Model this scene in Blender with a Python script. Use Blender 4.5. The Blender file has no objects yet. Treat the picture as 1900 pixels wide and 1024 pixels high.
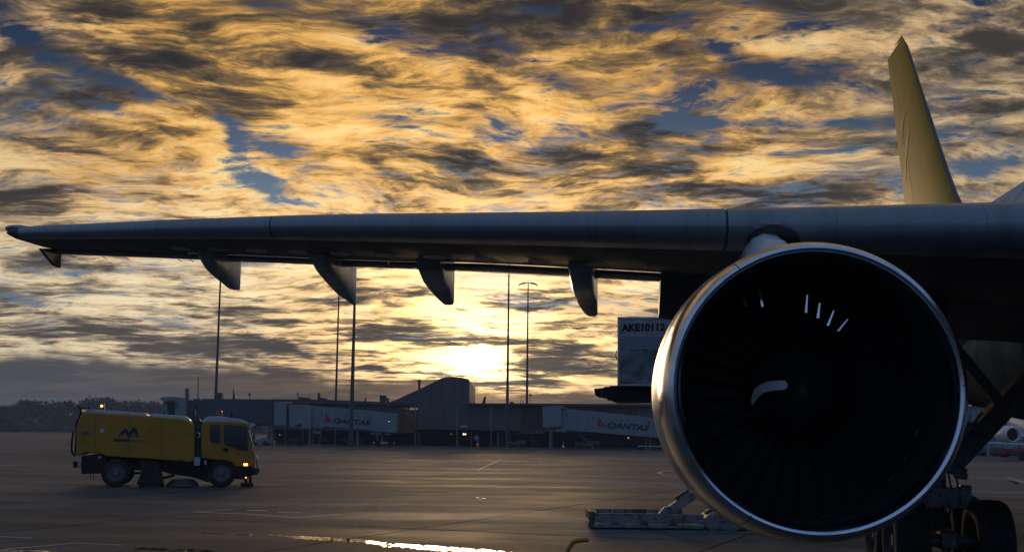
import bpy, bmesh, math, random
from mathutils import Vector, Matrix, Euler
R = math.radians
random.seed(7)
SC = bpy.context.scene
COL = SC.collection

# ------------------------------------------------------------------ camera
EYE = Vector((0.0, 0.0, 2.05))
FPX = 2350.0                       # focal length in pixels of a 1900 px wide frame
PITCH = math.atan(289.0 / FPX)
ROLL = R(0.67)
_f = Vector((0, math.cos(PITCH), math.sin(PITCH)))
_r0 = Vector((1, 0, 0))
_u0 = Vector((0, -math.sin(PITCH), math.cos(PITCH)))
_r = _r0 * math.cos(ROLL) + _u0 * math.sin(ROLL)
_u = _u0 * math.cos(ROLL) - _r0 * math.sin(ROLL)
cam_data = bpy.data.cameras.new('camera')
cam = bpy.data.objects.new('camera', cam_data)
COL.objects.link(cam)
m = Matrix((_r, _u, -_f)).transposed().to_4x4()
m.translation = EYE
cam.matrix_world = m
cam_data.sensor_width = 36.0
cam_data.lens = 36.0 * FPX / 1900.0
cam_data.clip_start = 0.1
cam_data.clip_end = 6000.0
SC.camera = cam

def ray(px, py):
    return (_f + _r * ((px - 950) / FPX) + _u * ((512 - py) / FPX))
def P(px, py, Y):
    "point of the place seen at a pixel, at distance Y in front of the camera"
    d = ray(px, py)
    return EYE + d * (Y / d.y)
def G(px, py, z=0.0):
    "point on the ground seen at a pixel"
    d = ray(px, py)
    return EYE + d * ((z - EYE.z) / d.z)
def azel(px, py):
    d = ray(px, py).normalized()
    return math.degrees(math.atan2(d.x, d.y)), math.degrees(math.asin(d.z))

# ------------------------------------------------------------------ view
SC.view_settings.view_transform = 'Standard'
SC.view_settings.look = 'None'
SC.view_settings.exposure = 0.0
SC.view_settings.gamma = 1.0
SC.view_settings.use_curve_mapping = False
SC.render.engine = 'CYCLES'
SC.cycles.use_denoising = True
SC.cycles.max_bounces = 8
SC.cycles.glossy_bounces = 5
SC.cycles.sample_clamp_indirect = 6.0
SC.cycles.caustics_reflective = False

# ------------------------------------------------------------------ sun
SUN_AZ, SUN_EL = azel(888, 664)
sd = bpy.data.lights.new('sun', 'SUN')
sd.energy = 0.6
sd.angle = R(10.0)
sd.color = (1.0, 0.66, 0.34)
sun = bpy.data.objects.new('sun', sd)
COL.objects.link(sun)
sdir = Vector((math.sin(R(SUN_AZ)) * math.cos(R(SUN_EL)), math.cos(R(SUN_AZ)) * math.cos(R(SUN_EL)), math.sin(R(SUN_EL))))
sun.rotation_euler = (-sdir).to_track_quat('-Z', 'Y').to_euler()
sun.location = (0, 40, 60)

# ------------------------------------------------------------------ world: dusk sky with broken cloud
world = bpy.data.worlds.new('World')
SC.world = world
world.use_nodes = True
NT = world.node_tree
NT.nodes.clear()
world.cycles.sampling_method = 'MANUAL'
world.cycles.sample_map_resolution = 1024

class NG:
    "small helper to write node trees"
    def __init__(s, nt): s.nt = nt
    def n(s, typ, **kw):
        nd = s.nt.nodes.new(typ)
        for k, v in kw.items(): setattr(nd, k, v)
        return nd
    def link(s, a, b): s.nt.links.new(a, b)
    def put(s, sock, v):
        if isinstance(v, bpy.types.NodeSocket): s.link(v, sock)
        else: sock.default_value = v
    def math(s, op, a, b=None, c=None, clamp=False):
        nd = s.n('ShaderNodeMath', operation=op, use_clamp=clamp)
        for i, v in enumerate((a, b, c)):
            if v is not None: s.put(nd.inputs[i], v)
        return nd.outputs[0]
    def vmath(s, op, a, b=None, scale=None):
        nd = s.n('ShaderNodeVectorMath', operation=op)
        s.put(nd.inputs[0], a)
        if b is not None: s.put(nd.inputs[1], b)
        if scale is not None: s.put(nd.inputs['Scale'], scale)
        return nd.outputs['Value'] if op in ('DOT_PRODUCT', 'LENGTH', 'DISTANCE') else nd.outputs[0]
    def comb(s, x, y, z=0.0):
        nd = s.n('ShaderNodeCombineXYZ')
        for i, v in enumerate((x, y, z)): s.put(nd.inputs[i], v)
        return nd.outputs[0]
    def sep(s, v):
        nd = s.n('ShaderNodeSeparateXYZ'); s.put(nd.inputs[0], v); return nd.outputs
    def noise(s, vec, scale, detail=4, rough=0.5, lac=2.0, dist=0.0, color=False):
        nd = s.n('ShaderNodeTexNoise', noise_dimensions='3D')
        s.put(nd.inputs['Vector'], vec)
        nd.inputs['Scale'].default_value = scale
        nd.inputs['Detail'].default_value = detail
        nd.inputs['Roughness'].default_value = rough
        nd.inputs['Lacunarity'].default_value = lac
        nd.inputs['Distortion'].default_value = dist
        return nd.outputs['Color'] if color else nd.outputs['Fac']
    def mapping(s, vec, loc=(0, 0, 0), rot=(0, 0, 0), scale=(1, 1, 1), typ='POINT'):
        nd = s.n('ShaderNodeMapping', vector_type=typ)
        s.put(nd.inputs['Vector'], vec)
        if typ != 'NORMAL': nd.inputs['Location'].default_value = loc
        nd.inputs['Rotation'].default_value = rot
        nd.inputs['Scale'].default_value = scale
        return nd.outputs[0]
    def ramp(s, fac, stops, interp='LINEAR'):
        nd = s.n('ShaderNodeValToRGB')
        cr = nd.color_ramp; cr.interpolation = interp
        while len(cr.elements) < len(stops): cr.elements.new(0.5)
        for e, (p, c) in zip(cr.elements, stops):
            e.position = p
            e.color = (c, c, c, 1) if not hasattr(c, '__len__') else (*c, 1)
        s.put(nd.inputs[0], fac)
        return nd.outputs[0]
    def mix(s, fac, a, b, blend='MIX'):
        nd = s.n('ShaderNodeMix', data_type='RGBA', blend_type=blend)
        s.put(nd.inputs[0], fac)
        for sock, v in ((nd.inputs[6], a), (nd.inputs[7], b)):
            s.put(sock, v if isinstance(v, bpy.types.NodeSocket) else (*v, 1))
        return nd.outputs[2]
    def smooth(s, v, lo, hi, a=0.0, b=1.0):
        nd = s.n('ShaderNodeMapRange', interpolation_type='SMOOTHSTEP')
        s.put(nd.inputs[0], v)
        for i, x in enumerate((lo, hi, a, b)): nd.inputs[i + 1].default_value = x
        return nd.outputs[0]

w = NG(NT)
geo = w.n('ShaderNodeTexCoord').outputs['Generated']     # view direction
D = w.vmath('NORMALIZE', geo)
dx, dy, dz = w.sep(D)
zc = w.math('MAXIMUM', dz, 0.0)
# flat cloud layer seen in perspective
inv = w.math('ADD', zc, 0.11)
cloudP = w.comb(w.math('DIVIDE', dx, inv), w.math('DIVIDE', dy, inv), 0.37)
az = w.math('MULTIPLY', w.math('ARCTAN2', dx, dy), 57.2958)
el = w.math('MULTIPLY', w.math('ARCSINE', dz), 57.2958)
AE = w.comb(az, el, 0.0)
warpc = w.noise(cloudP, 1.3, 3, 0.5, color=True)
warp = w.vmath('SUBTRACT', warpc, (0.5, 0.5, 0.5))
AEw = w.vmath('ADD', AE, w.vmath('MULTIPLY', warp, (9.0, 4.2, 0.0)))
cloudW = w.vmath('ADD', cloudP, w.vmath('SCALE', warp, scale=0.9))
flat = w.mapping(cloudW, rot=(0, 0, R(12)), scale=(0.72, 1.0, 1.0))
n_big = w.noise(flat, 1.15, 3, 0.5)
n_mid = w.noise(flat, 3.6, 8, 0.6)
n_fine = w.noise(w.mapping(cloudW, rot=(0, 0, R(-18)), scale=(0.5, 1.25, 1.0)), 9.0, 8, 0.68)
dens = w.math('ADD', w.math('MULTIPLY', n_big, 0.45), w.math('MULTIPLY', n_mid, 0.80))
dens = w.math('ADD', dens, w.math('MULTIPLY', n_fine, 0.42))
n_rip = w.noise(w.mapping(cloudW, rot=(0, 0, R(25)), scale=(0.42, 1.0, 1.0)), 30.0, 5, 0.7)
dens = w.math('ADD', dens, w.math('MULTIPLY', n_rip, 0.17))
dens = w.math('SUBTRACT', dens, 0.385)                     # mean about .5

def blobs(vec, lst):
    tot = None
    for (px, py, wd, ht, rot, amp) in lst:
        a, e = azel(px, py)
        k = 0.02438
        mp = w.mapping(vec, loc=(a, e, 0), rot=(0, 0, R(-rot)), scale=(wd * k, ht * k, 1e6), typ='TEXTURE')
        g = w.n('ShaderNodeTexGradient', gradient_type='SPHERICAL')
        w.link(mp, g.inputs[0])
        v = w.math('MULTIPLY_ADD', g.outputs['Fac'], amp, tot if tot is not None else 0.0)
        tot = v
    return tot
# clear lanes (blue) are negative, thick cloud is positive
BA = blobs(AEw, [
 # blue lanes
 (110, 88, 190, 34, 10, -.22), (300, 140, 190, 34, 19, -.26), (90, 60, 120, 30, 20, -.14),
 (436, 215, 36, 75, -8, -.30), (520, 258, 120, 34, 12, -.30), (468, 318, 70, 50, 10, -.26), (480, 372, 70, 22, 0, -.16),
 (205, 170, 80, 20, 8, -.18), (100, 18, 160, 30, 5, -.16), (500, 6, 160, 26, 0, -.20), (700, 62, 170, 44, 8, -.26),
 (850, 46, 90, 26, 20, -.22), (1130, 55, 230, 26, -9, -.26), (1020, 150, 110, 30, 10, -.24), (1360, 95, 150, 36, 22, -.26),
 (1480, 132, 90, 30, 18, -.20), (1240, 246, 130, 24, 3, -.28), (1385, 248, 130, 20, 3, -.26), (1590, 235, 110, 22, -4, -.22),
 (1830, 300, 130, 26, 6, -.22), (720, 212, 110, 16, -3, -.22), (640, 185, 80, 14, -12, -.20), (730, 312, 60, 14, 5, -.16),
 (960, 10, 140, 24, 0, -.22), (40, 150, 60, 60, 0, -.12), (900, 235, 80, 18, 0, -.12), (1500, 18, 120, 26, 0, -.14), (1700, 385, 120, 20, 0, -.2),
 (60, 545, 120, 18, 3, -.14), (250, 500, 140, 14, 3, -.12),
])
BS = blobs(AEw, [
 # thick cloud
 (330, 55, 260, 60, 15, .20), (560, 100, 190, 46, 14, .16), (610, 30, 180, 40, 8, .12), (140, 225, 200, 24, 3, .12), (150, 300, 230, 22, 2, .10),
 (880, 92, 140, 30, 5, .14), (700, 150, 120, 26, 0, .10), (1180, 322, 320, 30, 1, .24), (1380, 352, 260, 26, 0, .22), (1010, 330, 120, 40, 10, .14),
 (880, 290, 160, 60, 15, .12), (1500, 190, 120, 30, 10, .10), (1720, 110, 180, 50, 10, .17), (1830, 60, 160, 60, 10, .15), (1800, 200, 140, 40, 5, .12), (1620, 30, 120, 40, 0, .12),
 (1440, 120, 120, 30, 10, .10), (620, 350, 160, 40, 10, .12), (300, 345, 190, 22, 0, .10),
 (60, 20, 260, 110, 10, .16), (1880, 70, 260, 150, 10, .14), (1200, 20, 200, 40, -8, .10),
 # gold clearings
 (250, 90, 160, 22, 12, -.07), (640, 265, 150, 60, 10, -.06), (600, 170, 160, 50, 0, -.06), (1040, 200, 200, 50, 5, -.05),
 # low streaks under the wing
 (480, 590, 130, 18, 2, .14), (180, 600, 130, 20, 2, .13), (240, 660, 230, 16, 1, .12), (560, 640, 170, 22, 4, .22), (640, 520, 70, 22, 6, .16), (420, 560, 80, 14, 0, .10),
 (800, 610, 150, 18, 3, .24), (770, 636, 130, 10, 3, .18), (1000, 585, 120, 22, 5, .20), (1120, 600, 130, 22, 3, .18), (1050, 640, 110, 14, 0, .22), (1090, 680, 150, 16, 2, .20),
 (700, 690, 150, 12, 3, .22), (930, 545, 60, 8, 0, .05),
 # bright openings near the sun
 (880, 560, 210, 52, 4, -.16), (880, 660, 75, 46, 0, -.40), (700, 655, 90, 10, 2, -.14), (1120, 655, 60, 8, 0, -.12), (620, 590, 110, 18, 2, -.10), (1140, 560, 90, 16, 0, -.08),
])
# shade of the cloud (how thick it is) and its cover of the blue
n_sh = w.noise(w.mapping(flat, loc=(4.3, 1.9, 2.2)), 2.4, 6, 0.56)
warp2 = w.noise(cloudP, 7.0, 3, 0.55, color=True)
cloudV = w.vmath('ADD', w.vmath('ADD', cloudP, w.vmath('SCALE', warp, scale=0.42)), w.vmath('SCALE', w.vmath('SUBTRACT', warp2, (0.5, 0.5, 0.5)), scale=0.10))
n_sf = w.noise(w.mapping(cloudV, loc=(7, 3, 1), rot=(0, 0, R(14)), scale=(0.66, 1.1, 1.0)), 8.0, 9, 0.64)
n_r2 = w.noise(w.mapping(cloudV, loc=(2, 9, 4), rot=(0, 0, R(-12)), scale=(0.65, 1.2, 1.0)), 21.0, 5, 0.62)
S = w.math('ADD', w.math('MULTIPLY', w.math('SUBTRACT', n_sh, 0.5), 1.75), w.math('MULTIPLY', w.math('SUBTRACT', n_sf, 0.5), 1.60))
S = w.math('ADD', S, w.math('MULTIPLY', w.math('SUBTRACT', n_r2, 0.5), 0.50))
S = w.math('ADD', S, w.math('MULTIPLY', BS, w.math('MULTIPLY_ADD', n_sf, 1.9, 0.25)))
S = w.math('ADD', S, w.smooth(el, 8.0, 18.5, 0.42, 0.54))
# long streaks low down
stv = w.mapping(w.vmath('ADD', AE, w.vmath('MULTIPLY', warp, (5.0, 1.1, 0.0))), rot=(0, 0, R(1.5)), scale=(0.10, 0.85, 1.0))
st = w.noise(stv, 1.0, 6, 0.55)
stf = w.smooth(el, 9.0, 3.0)
stk = w.math('MULTIPLY', w.math('MULTIPLY', w.math('SUBTRACT', st, 0.47), 1.35), stf)
S = w.math('ADD', S, stk)
S = w.math('ADD', S, w.smooth(el, 8.0, 3.5, 0.0, 0.09))
A = w.math('ADD', dens, w.math('MULTIPLY', BA, 0.95))
A = w.math('ADD', A, w.math('MULTIPLY', stf, 0.06))
cover = w.smooth(w.math('ADD', A, w.math('MULTIPLY', w.math('SUBTRACT', w.math('ADD', n_sf, n_r2), 1.0), 0.50)), 0.325, 0.56)
# overcast bank sitting on the horizon, higher on the left
bank_top = w.smooth(az, -22.0, 6.0, 3.0, 1.7)
bank_top = w.math('ADD', bank_top, w.math('MULTIPLY', w.math('SUBTRACT', w.noise(AE, 0.35, 5, 0.55), 0.5), 1.6))
bank = w.smooth(w.math('SUBTRACT', el, bank_top), 0.35, -0.35)
# glow around the sun
cosS = w.vmath('DOT_PRODUCT', D, tuple(sdir))
ang = w.math('MULTIPLY', w.math('ARCCOSINE', w.math('MINIMUM', cosS, 0.999999)), 57.2958)
g1 = w.math('POWER', 2.71828, w.math('DIVIDE', ang, -2.1))
g2 = w.math('POWER', 2.71828, w.math('DIVIDE', ang, -9.0))
g3 = w.math('POWER', 2.71828, w.math('DIVIDE', ang, -38.0))

S01 = w.math('MULTIPLY', w.math('ADD', S, 0.0), 1.0, clamp=True)
blue_hi = w.mix(w.smooth(el, 8.0, 17.0), (0.11, 0.20, 0.31), (0.010, 0.036, 0.095))
col_gold = w.ramp(S01, [
  (0.16, (1.0, 0.68, 0.27)), (0.36, (0.90, 0.49, 0.135)), (0.48, (0.60, 0.315, 0.082)), (0.58, (0.29, 0.17, 0.062)),
  (0.68, (0.145, 0.098, 0.054)), (0.80, (0.065, 0.052, 0.042)), (0.95, (0.032, 0.030, 0.032))])
col_pale = w.ramp(S01, [
  (0.18, (0.98, 0.84, 0.56)), (0.36, (0.88, 0.69, 0.42)), (0.48, (0.58, 0.45, 0.29)), (0.58, (0.31, 0.25, 0.18)),
  (0.68, (0.175, 0.150, 0.120)), (0.82, (0.085, 0.075, 0.066))])
# paler towards the horizon and towards both sides
pale = w.math('MAXIMUM', w.smooth(el, 12.5, 6.0), w.math('MULTIPLY', w.smooth(az, 8.0, 20.0), 0.65))
pale = w.math('MAXIMUM', pale, w.math('MULTIPLY', w.smooth(az, -15.0, -25.0), 0.6))
pale = w.math('MULTIPLY', pale, w.smooth(ang, 5.0, 15.0, 0.35, 1.0))
cl = w.mix(pale, col_gold, col_pale)
cl = w.mix(cover, blue_hi, cl)
# strength of the lit cloud falls away from the sun and towards the zenith
fall = w.math('ADD', w.math('MULTIPLY', g3, 1.32), 0.06)
cl = w.mix(1.0, cl, w.comb(fall, fall, fall), 'MULTIPLY')
thin = w.ramp(S01, [(0.30, 1.0), (0.50, 0.70), (0.62, 0.20), (0.76, 0.03)])
thin = w.math('MULTIPLY', thin, w.math('MAXIMUM', w.math('MULTIPLY_ADD', cover, 0.92, 0.08), w.smooth(ang, 10.0, 4.5)))
gl = w.math('ADD', w.math('MULTIPLY', g1, 5.0), w.math('MULTIPLY', g2, 0.36))
gl = w.math('MULTIPLY', gl, thin)
glow = w.mix(1.0, (1.0, 0.66, 0.27), w.comb(gl, gl, gl), 'MULTIPLY')
cl = w.mix(1.0, cl, glow, 'ADD')
# grey bank
gb = w.math('ADD', w.math('MULTIPLY', g2, 0.10), w.math('MULTIPLY', g1, 0.5))
bank_col = w.mix(w.smooth(az, -20.0, -6.0), (0.060, 0.068, 0.080), (0.040, 0.034, 0.031))
bank_col = w.mix(1.0, bank_col, w.mix(1.0, (1.0, 0.55, 0.22), w.comb(gb, gb, gb), 'MULTIPLY'), 'ADD')
bank_col = w.mix(w.math('MULTIPLY', w.smooth(ang, 60, 130), 0.5), bank_col, (0.05, 0.06, 0.08))
cl = w.mix(w.math('MULTIPLY', bank, 0.96), cl, bank_col)
# far side of the sky, away from the sun: blue dusk with soft grey cloud
back = w.mix(w.smooth(n_mid, 0.42, 0.62), (0.070, 0.155, 0.34), (0.155, 0.205, 0.29))
cl = w.mix(w.smooth(ang, 29.0, 78.0), cl, back)
# physical sky behind the cloud layer
skyn = w.n('ShaderNodeTexSky', sky_type='NISHITA')
skyn.sun_disc = False
skyn.sun_elevation = R(SUN_EL)
skyn.sun_rotation = R(SUN_AZ)
skyn.air_density = 1.0; skyn.dust_density = 1.5; skyn.ozone_density = 1.5
bg_sky = w.n('ShaderNodeBackground'); w.link(skyn.outputs[0], bg_sky.inputs[0]); bg_sky.inputs[1].default_value = 0.05
bg_cl = w.n('ShaderNodeBackground'); w.link(cl, bg_cl.inputs[0]); bg_cl.inputs[1].default_value = 1.0
clear = w.math('MULTIPLY', w.math('SUBTRACT', 1.0, cover), 0.08)
ms = w.n('ShaderNodeMixShader'); w.link(clear, ms.inputs[0]); w.link(bg_cl.outputs[0], ms.inputs[1]); w.link(bg_sky.outputs[0], ms.inputs[2])
wo = w.n('ShaderNodeOutputWorld'); w.link(ms.outputs[0], wo.inputs[0])

# ================================================================== helpers
class MB:
    "collects faces and links them as ONE mesh object"
    def __init__(s): s.v = []; s.f = []
    def add(s, vs, fs):
        b = len(s.v); s.v += [tuple(v) for v in vs]; s.f += [tuple(i + b for i in f) for f in fs]
        return s
    def box(s, c, d, rot=None):
        hx, hy, hz = d[0] / 2, d[1] / 2, d[2] / 2
        vs = [Vector((x, y, z)) for x in (-hx, hx) for y in (-hy, hy) for z in (-hz, hz)]
        if rot is not None: vs = [rot @ v for v in vs]
        c = Vector(c)
        return s.add([v + c for v in vs], [(0, 1, 3, 2), (4, 6, 7, 5), (0, 4, 5, 1), (2, 3, 7, 6), (0, 2, 6, 4), (1, 5, 7, 3)])
    def bx(s, x0, x1, y0, y1, z0, z1):
        return s.box(((x0 + x1) / 2, (y0 + y1) / 2, (z0 + z1) / 2), (abs(x1 - x0), abs(y1 - y0), abs(z1 - z0)))
    def bar(s, a, b, w, h=None, up=(0, 0, 1)):
        a, b = Vector(a), Vector(b); h = h or w
        d = (b - a); L = d.length; d.normalize(); up = Vector(up)
        if abs(d.dot(up)) > 0.98: up = Vector((1, 0, 0))
        x = d.cross(up).normalized(); z = x.cross(d)
        rot = Matrix((x, d, z)).transposed()
        return s.box((a + b) / 2, (w, L, h), rot)
    def tube(s, pts, rad, n=10, caps=True):
        pts = [Vector(p) for p in pts]
        if not hasattr(rad, '__len__'): rad = [rad] * len(pts)
        rings = []; prev = None
        for i, p in enumerate(pts):
            d = (pts[min(i + 1, len(pts) - 1)] - pts[max(i - 1, 0)]).normalized()
            if prev is None:
                ref = Vector((0, 0, 1)) if abs(d.z) < 0.9 else Vector((1, 0, 0))
                x = d.cross(ref).normalized()
            else:
                x = (prev - d * prev.dot(d)).normalized()
            prev = x; y = d.cross(x)
            rings.append([p + (x * math.cos(t) + y * math.sin(t)) * rad[i] for t in [2 * math.pi * k / n for k in range(n)]])
        return s.loft(rings, caps=caps)
    def loft(s, rings, closed=True, caps=True):
        n = len(rings[0]); vs = [v for r in rings for v in r]; fs = []
        for i in range(len(rings) - 1):
            for k in range(n if closed else n - 1):
                k2 = (k + 1) % n
                fs.append((i * n + k, i * n + k2, (i + 1) * n + k2, (i + 1) * n + k))
        if caps and closed:
            fs.append(tuple(range(n - 1, -1, -1))); fs.append(tuple((len(rings) - 1) * n + k for k in range(n)))
        return s.add(vs, fs)
    def lathe(s, prof, c=(0, 0, 0), axis='y', n=64, closed_prof=False):
        "prof = [(along, radius)]"
        c = Vector(c); rings = []
        for (t, r) in prof:
            ring = []
            for k in range(n):
                a = 2 * math.pi * k / n
                p = {'y': (r * math.cos(a), t, r * math.sin(a)), 'x': (t, r * math.cos(a), r * math.sin(a)), 'z': (r * math.cos(a), r * math.sin(a), t)}[axis]
                ring.append(c + Vector(p))
            rings.append(ring)
        if closed_prof: rings.append(rings[0])
        return s.loft(rings, caps=False)
    def prism(s, poly, d):
        "flat polygon (list of points) pushed along vector d"
        d = Vector(d); n = len(poly); a = [Vector(p) for p in poly]; b = [p + d for p in a]
        fs = [tuple(range(n)), tuple(range(2 * n - 1, n - 1, -1))] + [(i, n + i, n + (i + 1) % n, (i + 1) % n) for i in range(n)]
        return s.add(a + b, fs)
    def sphere(s, c, r, seg=12, rings=8, sc=(1, 1, 1)):
        c = Vector(c); vs = []; fs = []
        for i in range(rings + 1):
            ph = math.pi * i / rings
            for k in range(seg):
                a = 2 * math.pi * k / seg
                vs.append(c + Vector((r * sc[0] * math.sin(ph) * math.cos(a), r * sc[1] * math.sin(ph) * math.sin(a), r * sc[2] * math.cos(ph))))
        for i in range(rings):
            for k in range(seg):
                k2 = (k + 1) % seg
                fs.append((i * seg + k, (i + 1) * seg + k, (i + 1) * seg + k2, i * seg + k2))
        return s.add(vs, fs)
    def build(s, name, mat, parent=None, smooth=None, bevel=None, loc=None, fix=True):
        me = bpy.data.meshes.new(name)
        me.from_pydata(s.v, [], s.f)
        if fix:
            bm = bmesh.new(); bm.from_mesh(me)
            bmesh.ops.remove_doubles(bm, verts=bm.verts, dist=1e-5)
            bmesh.ops.dissolve_degenerate(bm, dist=1e-6, edges=bm.edges)
            bmesh.ops.recalc_face_normals(bm, faces=bm.faces)
            bm.to_mesh(me); bm.free()
        if mat: me.materials.append(mat)
        o = bpy.data.objects.new(name, me); COL.objects.link(o)
        if parent is not None: o.parent = parent
        if loc is not None: o.location = loc
        if bevel:
            b = o.modifiers.new('bevel', 'BEVEL'); b.width = bevel; b.segments = 2; b.limit_method = 'ANGLE'; b.angle_limit = R(35)
            b.use_clamp_overlap = True
        if smooth is not None:
            me.polygons.foreach_set('use_smooth', [True] * len(me.polygons))
            me.set_sharp_from_angle(angle=R(smooth))
        return o

def tag(o, label=None, cat=None, group=None, kind=None):
    if label: o['label'] = label
    if cat: o['category'] = cat
    if group: o['group'] = group
    if kind: o['kind'] = kind
    return o
def thing(name, label, cat, loc=(0, 0, 0), rz=0.0, group=None):
    o = bpy.data.objects.new(name, None); COL.objects.link(o)
    o.location = loc; o.rotation_euler = (0, 0, rz); o.empty_display_size = 0.3
    return tag(o, label, cat, group)
def kids(o): return [c for c in COL.objects if c.parent == o]
def copy_tree(o, parent=None):
    c = o.copy(); COL.objects.link(c)
    if parent is not None: c.parent = parent
    for ch in kids(o): copy_tree(ch, c)
    return c

def material(name, col, rough=0.5, metal=0.0, var=0.0, vscale=3.0, rvar=0.0, bump=0.0, bscale=20.0, spec=0.5, coat=0.0, dirt=None, dirt_amt=0.0, stretch=(1, 1, 1), random_obj=0.0):
    mt = bpy.data.materials.new(name); mt.use_nodes = True
    nt = mt.node_tree; g = NG(nt); b = nt.nodes['Principled BSDF']
    tc = g.n('ShaderNodeTexCoord').outputs['Object']
    vec = g.mapping(tc, scale=stretch)
    c = None
    b.inputs['Roughness'].default_value = rough
    b.inputs['Metallic'].default_value = metal
    b.inputs['Specular IOR Level'].default_value = spec
    b.inputs['Coat Weight'].default_value = coat
    b.inputs['Base Color'].default_value = (*col, 1)
    if var or dirt or random_obj:
        nz = g.noise(vec, vscale, 6, 0.6)
        lo = tuple(x * (1 - var) for x in col); hi = tuple(min(1, x * (1 + var)) for x in col)
        c = g.mix(g.smooth(nz, 0.3, 0.7), lo, hi)
        if dirt:
            dz = g.noise(g.mapping(vec, loc=(3.1, 7.7, 1.3)), vscale * 2.3, 8, 0.65)
            c = g.mix(g.math('MULTIPLY', g.smooth(dz, 0.48, 0.68), dirt_amt), c, dirt)
        if random_obj:
            ri = g.n('ShaderNodeObjectInfo').outputs['Random']
            k = g.math('MULTIPLY_ADD', ri, 2 * random_obj, 1 - random_obj)
            c = g.mix(1.0, c, g.comb(k, k, k), 'MULTIPLY')
        g.link(c, b.inputs['Base Color'])
    if rvar:
        rz = g.noise(g.mapping(vec, loc=(1.7, 0.2, 5.3)), vscale * 1.7, 6, 0.6)
        g.link(g.math('MULTIPLY_ADD', g.smooth(rz, 0.3, 0.7), 2 * rvar, rough - rvar, clamp=True), b.inputs['Roughness'])
    if bump:
        bn = g.n('ShaderNodeBump'); bn.inputs['Strength'].default_value = 1.0; bn.inputs['Distance'].default_value = bump
        g.link(g.noise(vec, bscale, 4, 0.6), bn.inputs['Height']); g.link(bn.outputs[0], b.inputs['Normal'])
    return mt
def emitter(name, col, strength):
    mt = bpy.data.materials.new(name); mt.use_nodes = True
    b = mt.node_tree.nodes['Principled BSDF']
    b.inputs['Base Color'].default_value = (*[x * .5 for x in col], 1)
    b.inputs['Emission Color'].default_value = (*col, 1); b.inputs['Emission Strength'].default_value = strength
    return mt
def text_mesh(s, size, shear=0.0, extrude=0.004, bold=0.0, space=1.0):
    cu = bpy.data.curves.new('t', 'FONT'); cu.body = s; cu.size = size; cu.shear = shear; cu.extrude = extrude; cu.offset = bold; cu.space_character = space
    cu.resolution_u = 4
    o = bpy.data.objects.new('t', cu); COL.objects.link(o)
    dg = bpy.context.evaluated_depsgraph_get()
    me = bpy.data.meshes.new_from_object(o.evaluated_get(dg))
    bpy.data.objects.remove(o); bpy.data.curves.remove(cu)
    return me
def put_text(name, s, p0, p1, height, mat, parent, normal=(0, -1, 0), shear=0.0, bold=0.0, extrude=0.004, world_root=None):
    "lettering from p0 to p1 (baseline), caps of the given height, in the parent's space"
    me = text_mesh(s, height / 0.70, shear, extrude, bold)
    xs = [v.co.x for v in me.vertices]; x0, x1 = min(xs), max(xs)
    p0, p1 = Vector(p0), Vector(p1); L = (p1 - p0).length
    X = (p1 - p0).normalized(); N = Vector(normal).normalized(); N = (N - X * N.dot(X)).normalized(); Z = N.cross(X)
    k = L / (x1 - x0)
    for v in me.vertices:
        c = v.co.copy(); v.co = p0 + X * ((c.x - x0) * k) + Z * c.y + N * c.z
    me.materials.append(mat)
    o = bpy.data.objects.new(name, me); COL.objects.link(o); o.parent = parent
    return o

# ------------------------------------------------------------------ materials
M = {}
M['wing'] = material('wing_paint', (0.30, 0.31, 0.33), 0.34, var=0.08, vscale=0.8, rvar=0.08, dirt=(0.10, 0.095, 0.085), dirt_amt=0.5, stretch=(1, .35, 1))
M['slat'] = material('slat_metal', (0.25, 0.265, 0.29), 0.34, metal=0.3, var=0.08, vscale=1.0, rvar=0.07, dirt=(0.09, 0.09, 0.095), dirt_amt=0.3, stretch=(2.2, .3, .3))
M['fairing'] = material('fairing_paint', (0.50, 0.50, 0.50), 0.24, var=0.07, vscale=1.5, rvar=0.06, dirt=(0.16, 0.14, 0.11), dirt_amt=0.6)
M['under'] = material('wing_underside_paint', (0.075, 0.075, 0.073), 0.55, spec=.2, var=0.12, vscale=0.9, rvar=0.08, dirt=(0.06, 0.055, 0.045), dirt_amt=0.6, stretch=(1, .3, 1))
M['flap'] = material('flap_paint', (0.34, 0.34, 0.35), 0.4, var=0.1, vscale=1.2, dirt=(0.09, 0.085, 0.075), dirt_amt=0.6, stretch=(.5, 1.6, 1))
M['lip'] = material('polished_lip', (0.74, 0.78, 0.84), 0.21, metal=1.0, var=0.06, vscale=1.6, rvar=0.07, bump=0.0012, bscale=2.2, dirt=(0.33, 0.32, 0.30), dirt_amt=0.45)
M['cowl'] = material('nacelle_cowl', (0.30, 0.315, 0.34), 0.33, metal=0.6, var=0.1, vscale=1.1, rvar=0.07, bump=0.002, bscale=1.6, dirt=(0.16, 0.14, 0.11), dirt_amt=0.5)
M['liner'] = material('inlet_liner', (0.022, 0.023, 0.026), 0.45, var=0.2, vscale=4)
M['blade'] = material('fan_blade_titanium', (0.03, 0.03, 0.032), 0.45, metal=0.3, var=0.2, vscale=3)
M['spinner'] = material('spinner_paint', (0.014, 0.014, 0.015), 0.35, var=0.2)
M['white'] = material('white_paint', (0.72, 0.72, 0.70), 0.35, var=0.06, vscale=1.0, dirt=(0.25, 0.23, 0.2), dirt_amt=0.4)
M['mark'] = material('spinner_white', (0.93, 0.93, 0.92), .4)
M['strip'] = material('glint_mirror_metal', (0.97, 0.95, 0.90), 0.06, metal=1.0)  # mirror metal for the added glint strips in the fan
M['steel'] = material('gear_steel', (0.16, 0.16, 0.165), 0.42, metal=0.3, var=0.25, vscale=6, dirt=(0.03, 0.028, 0.025), dirt_amt=0.8)
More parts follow.
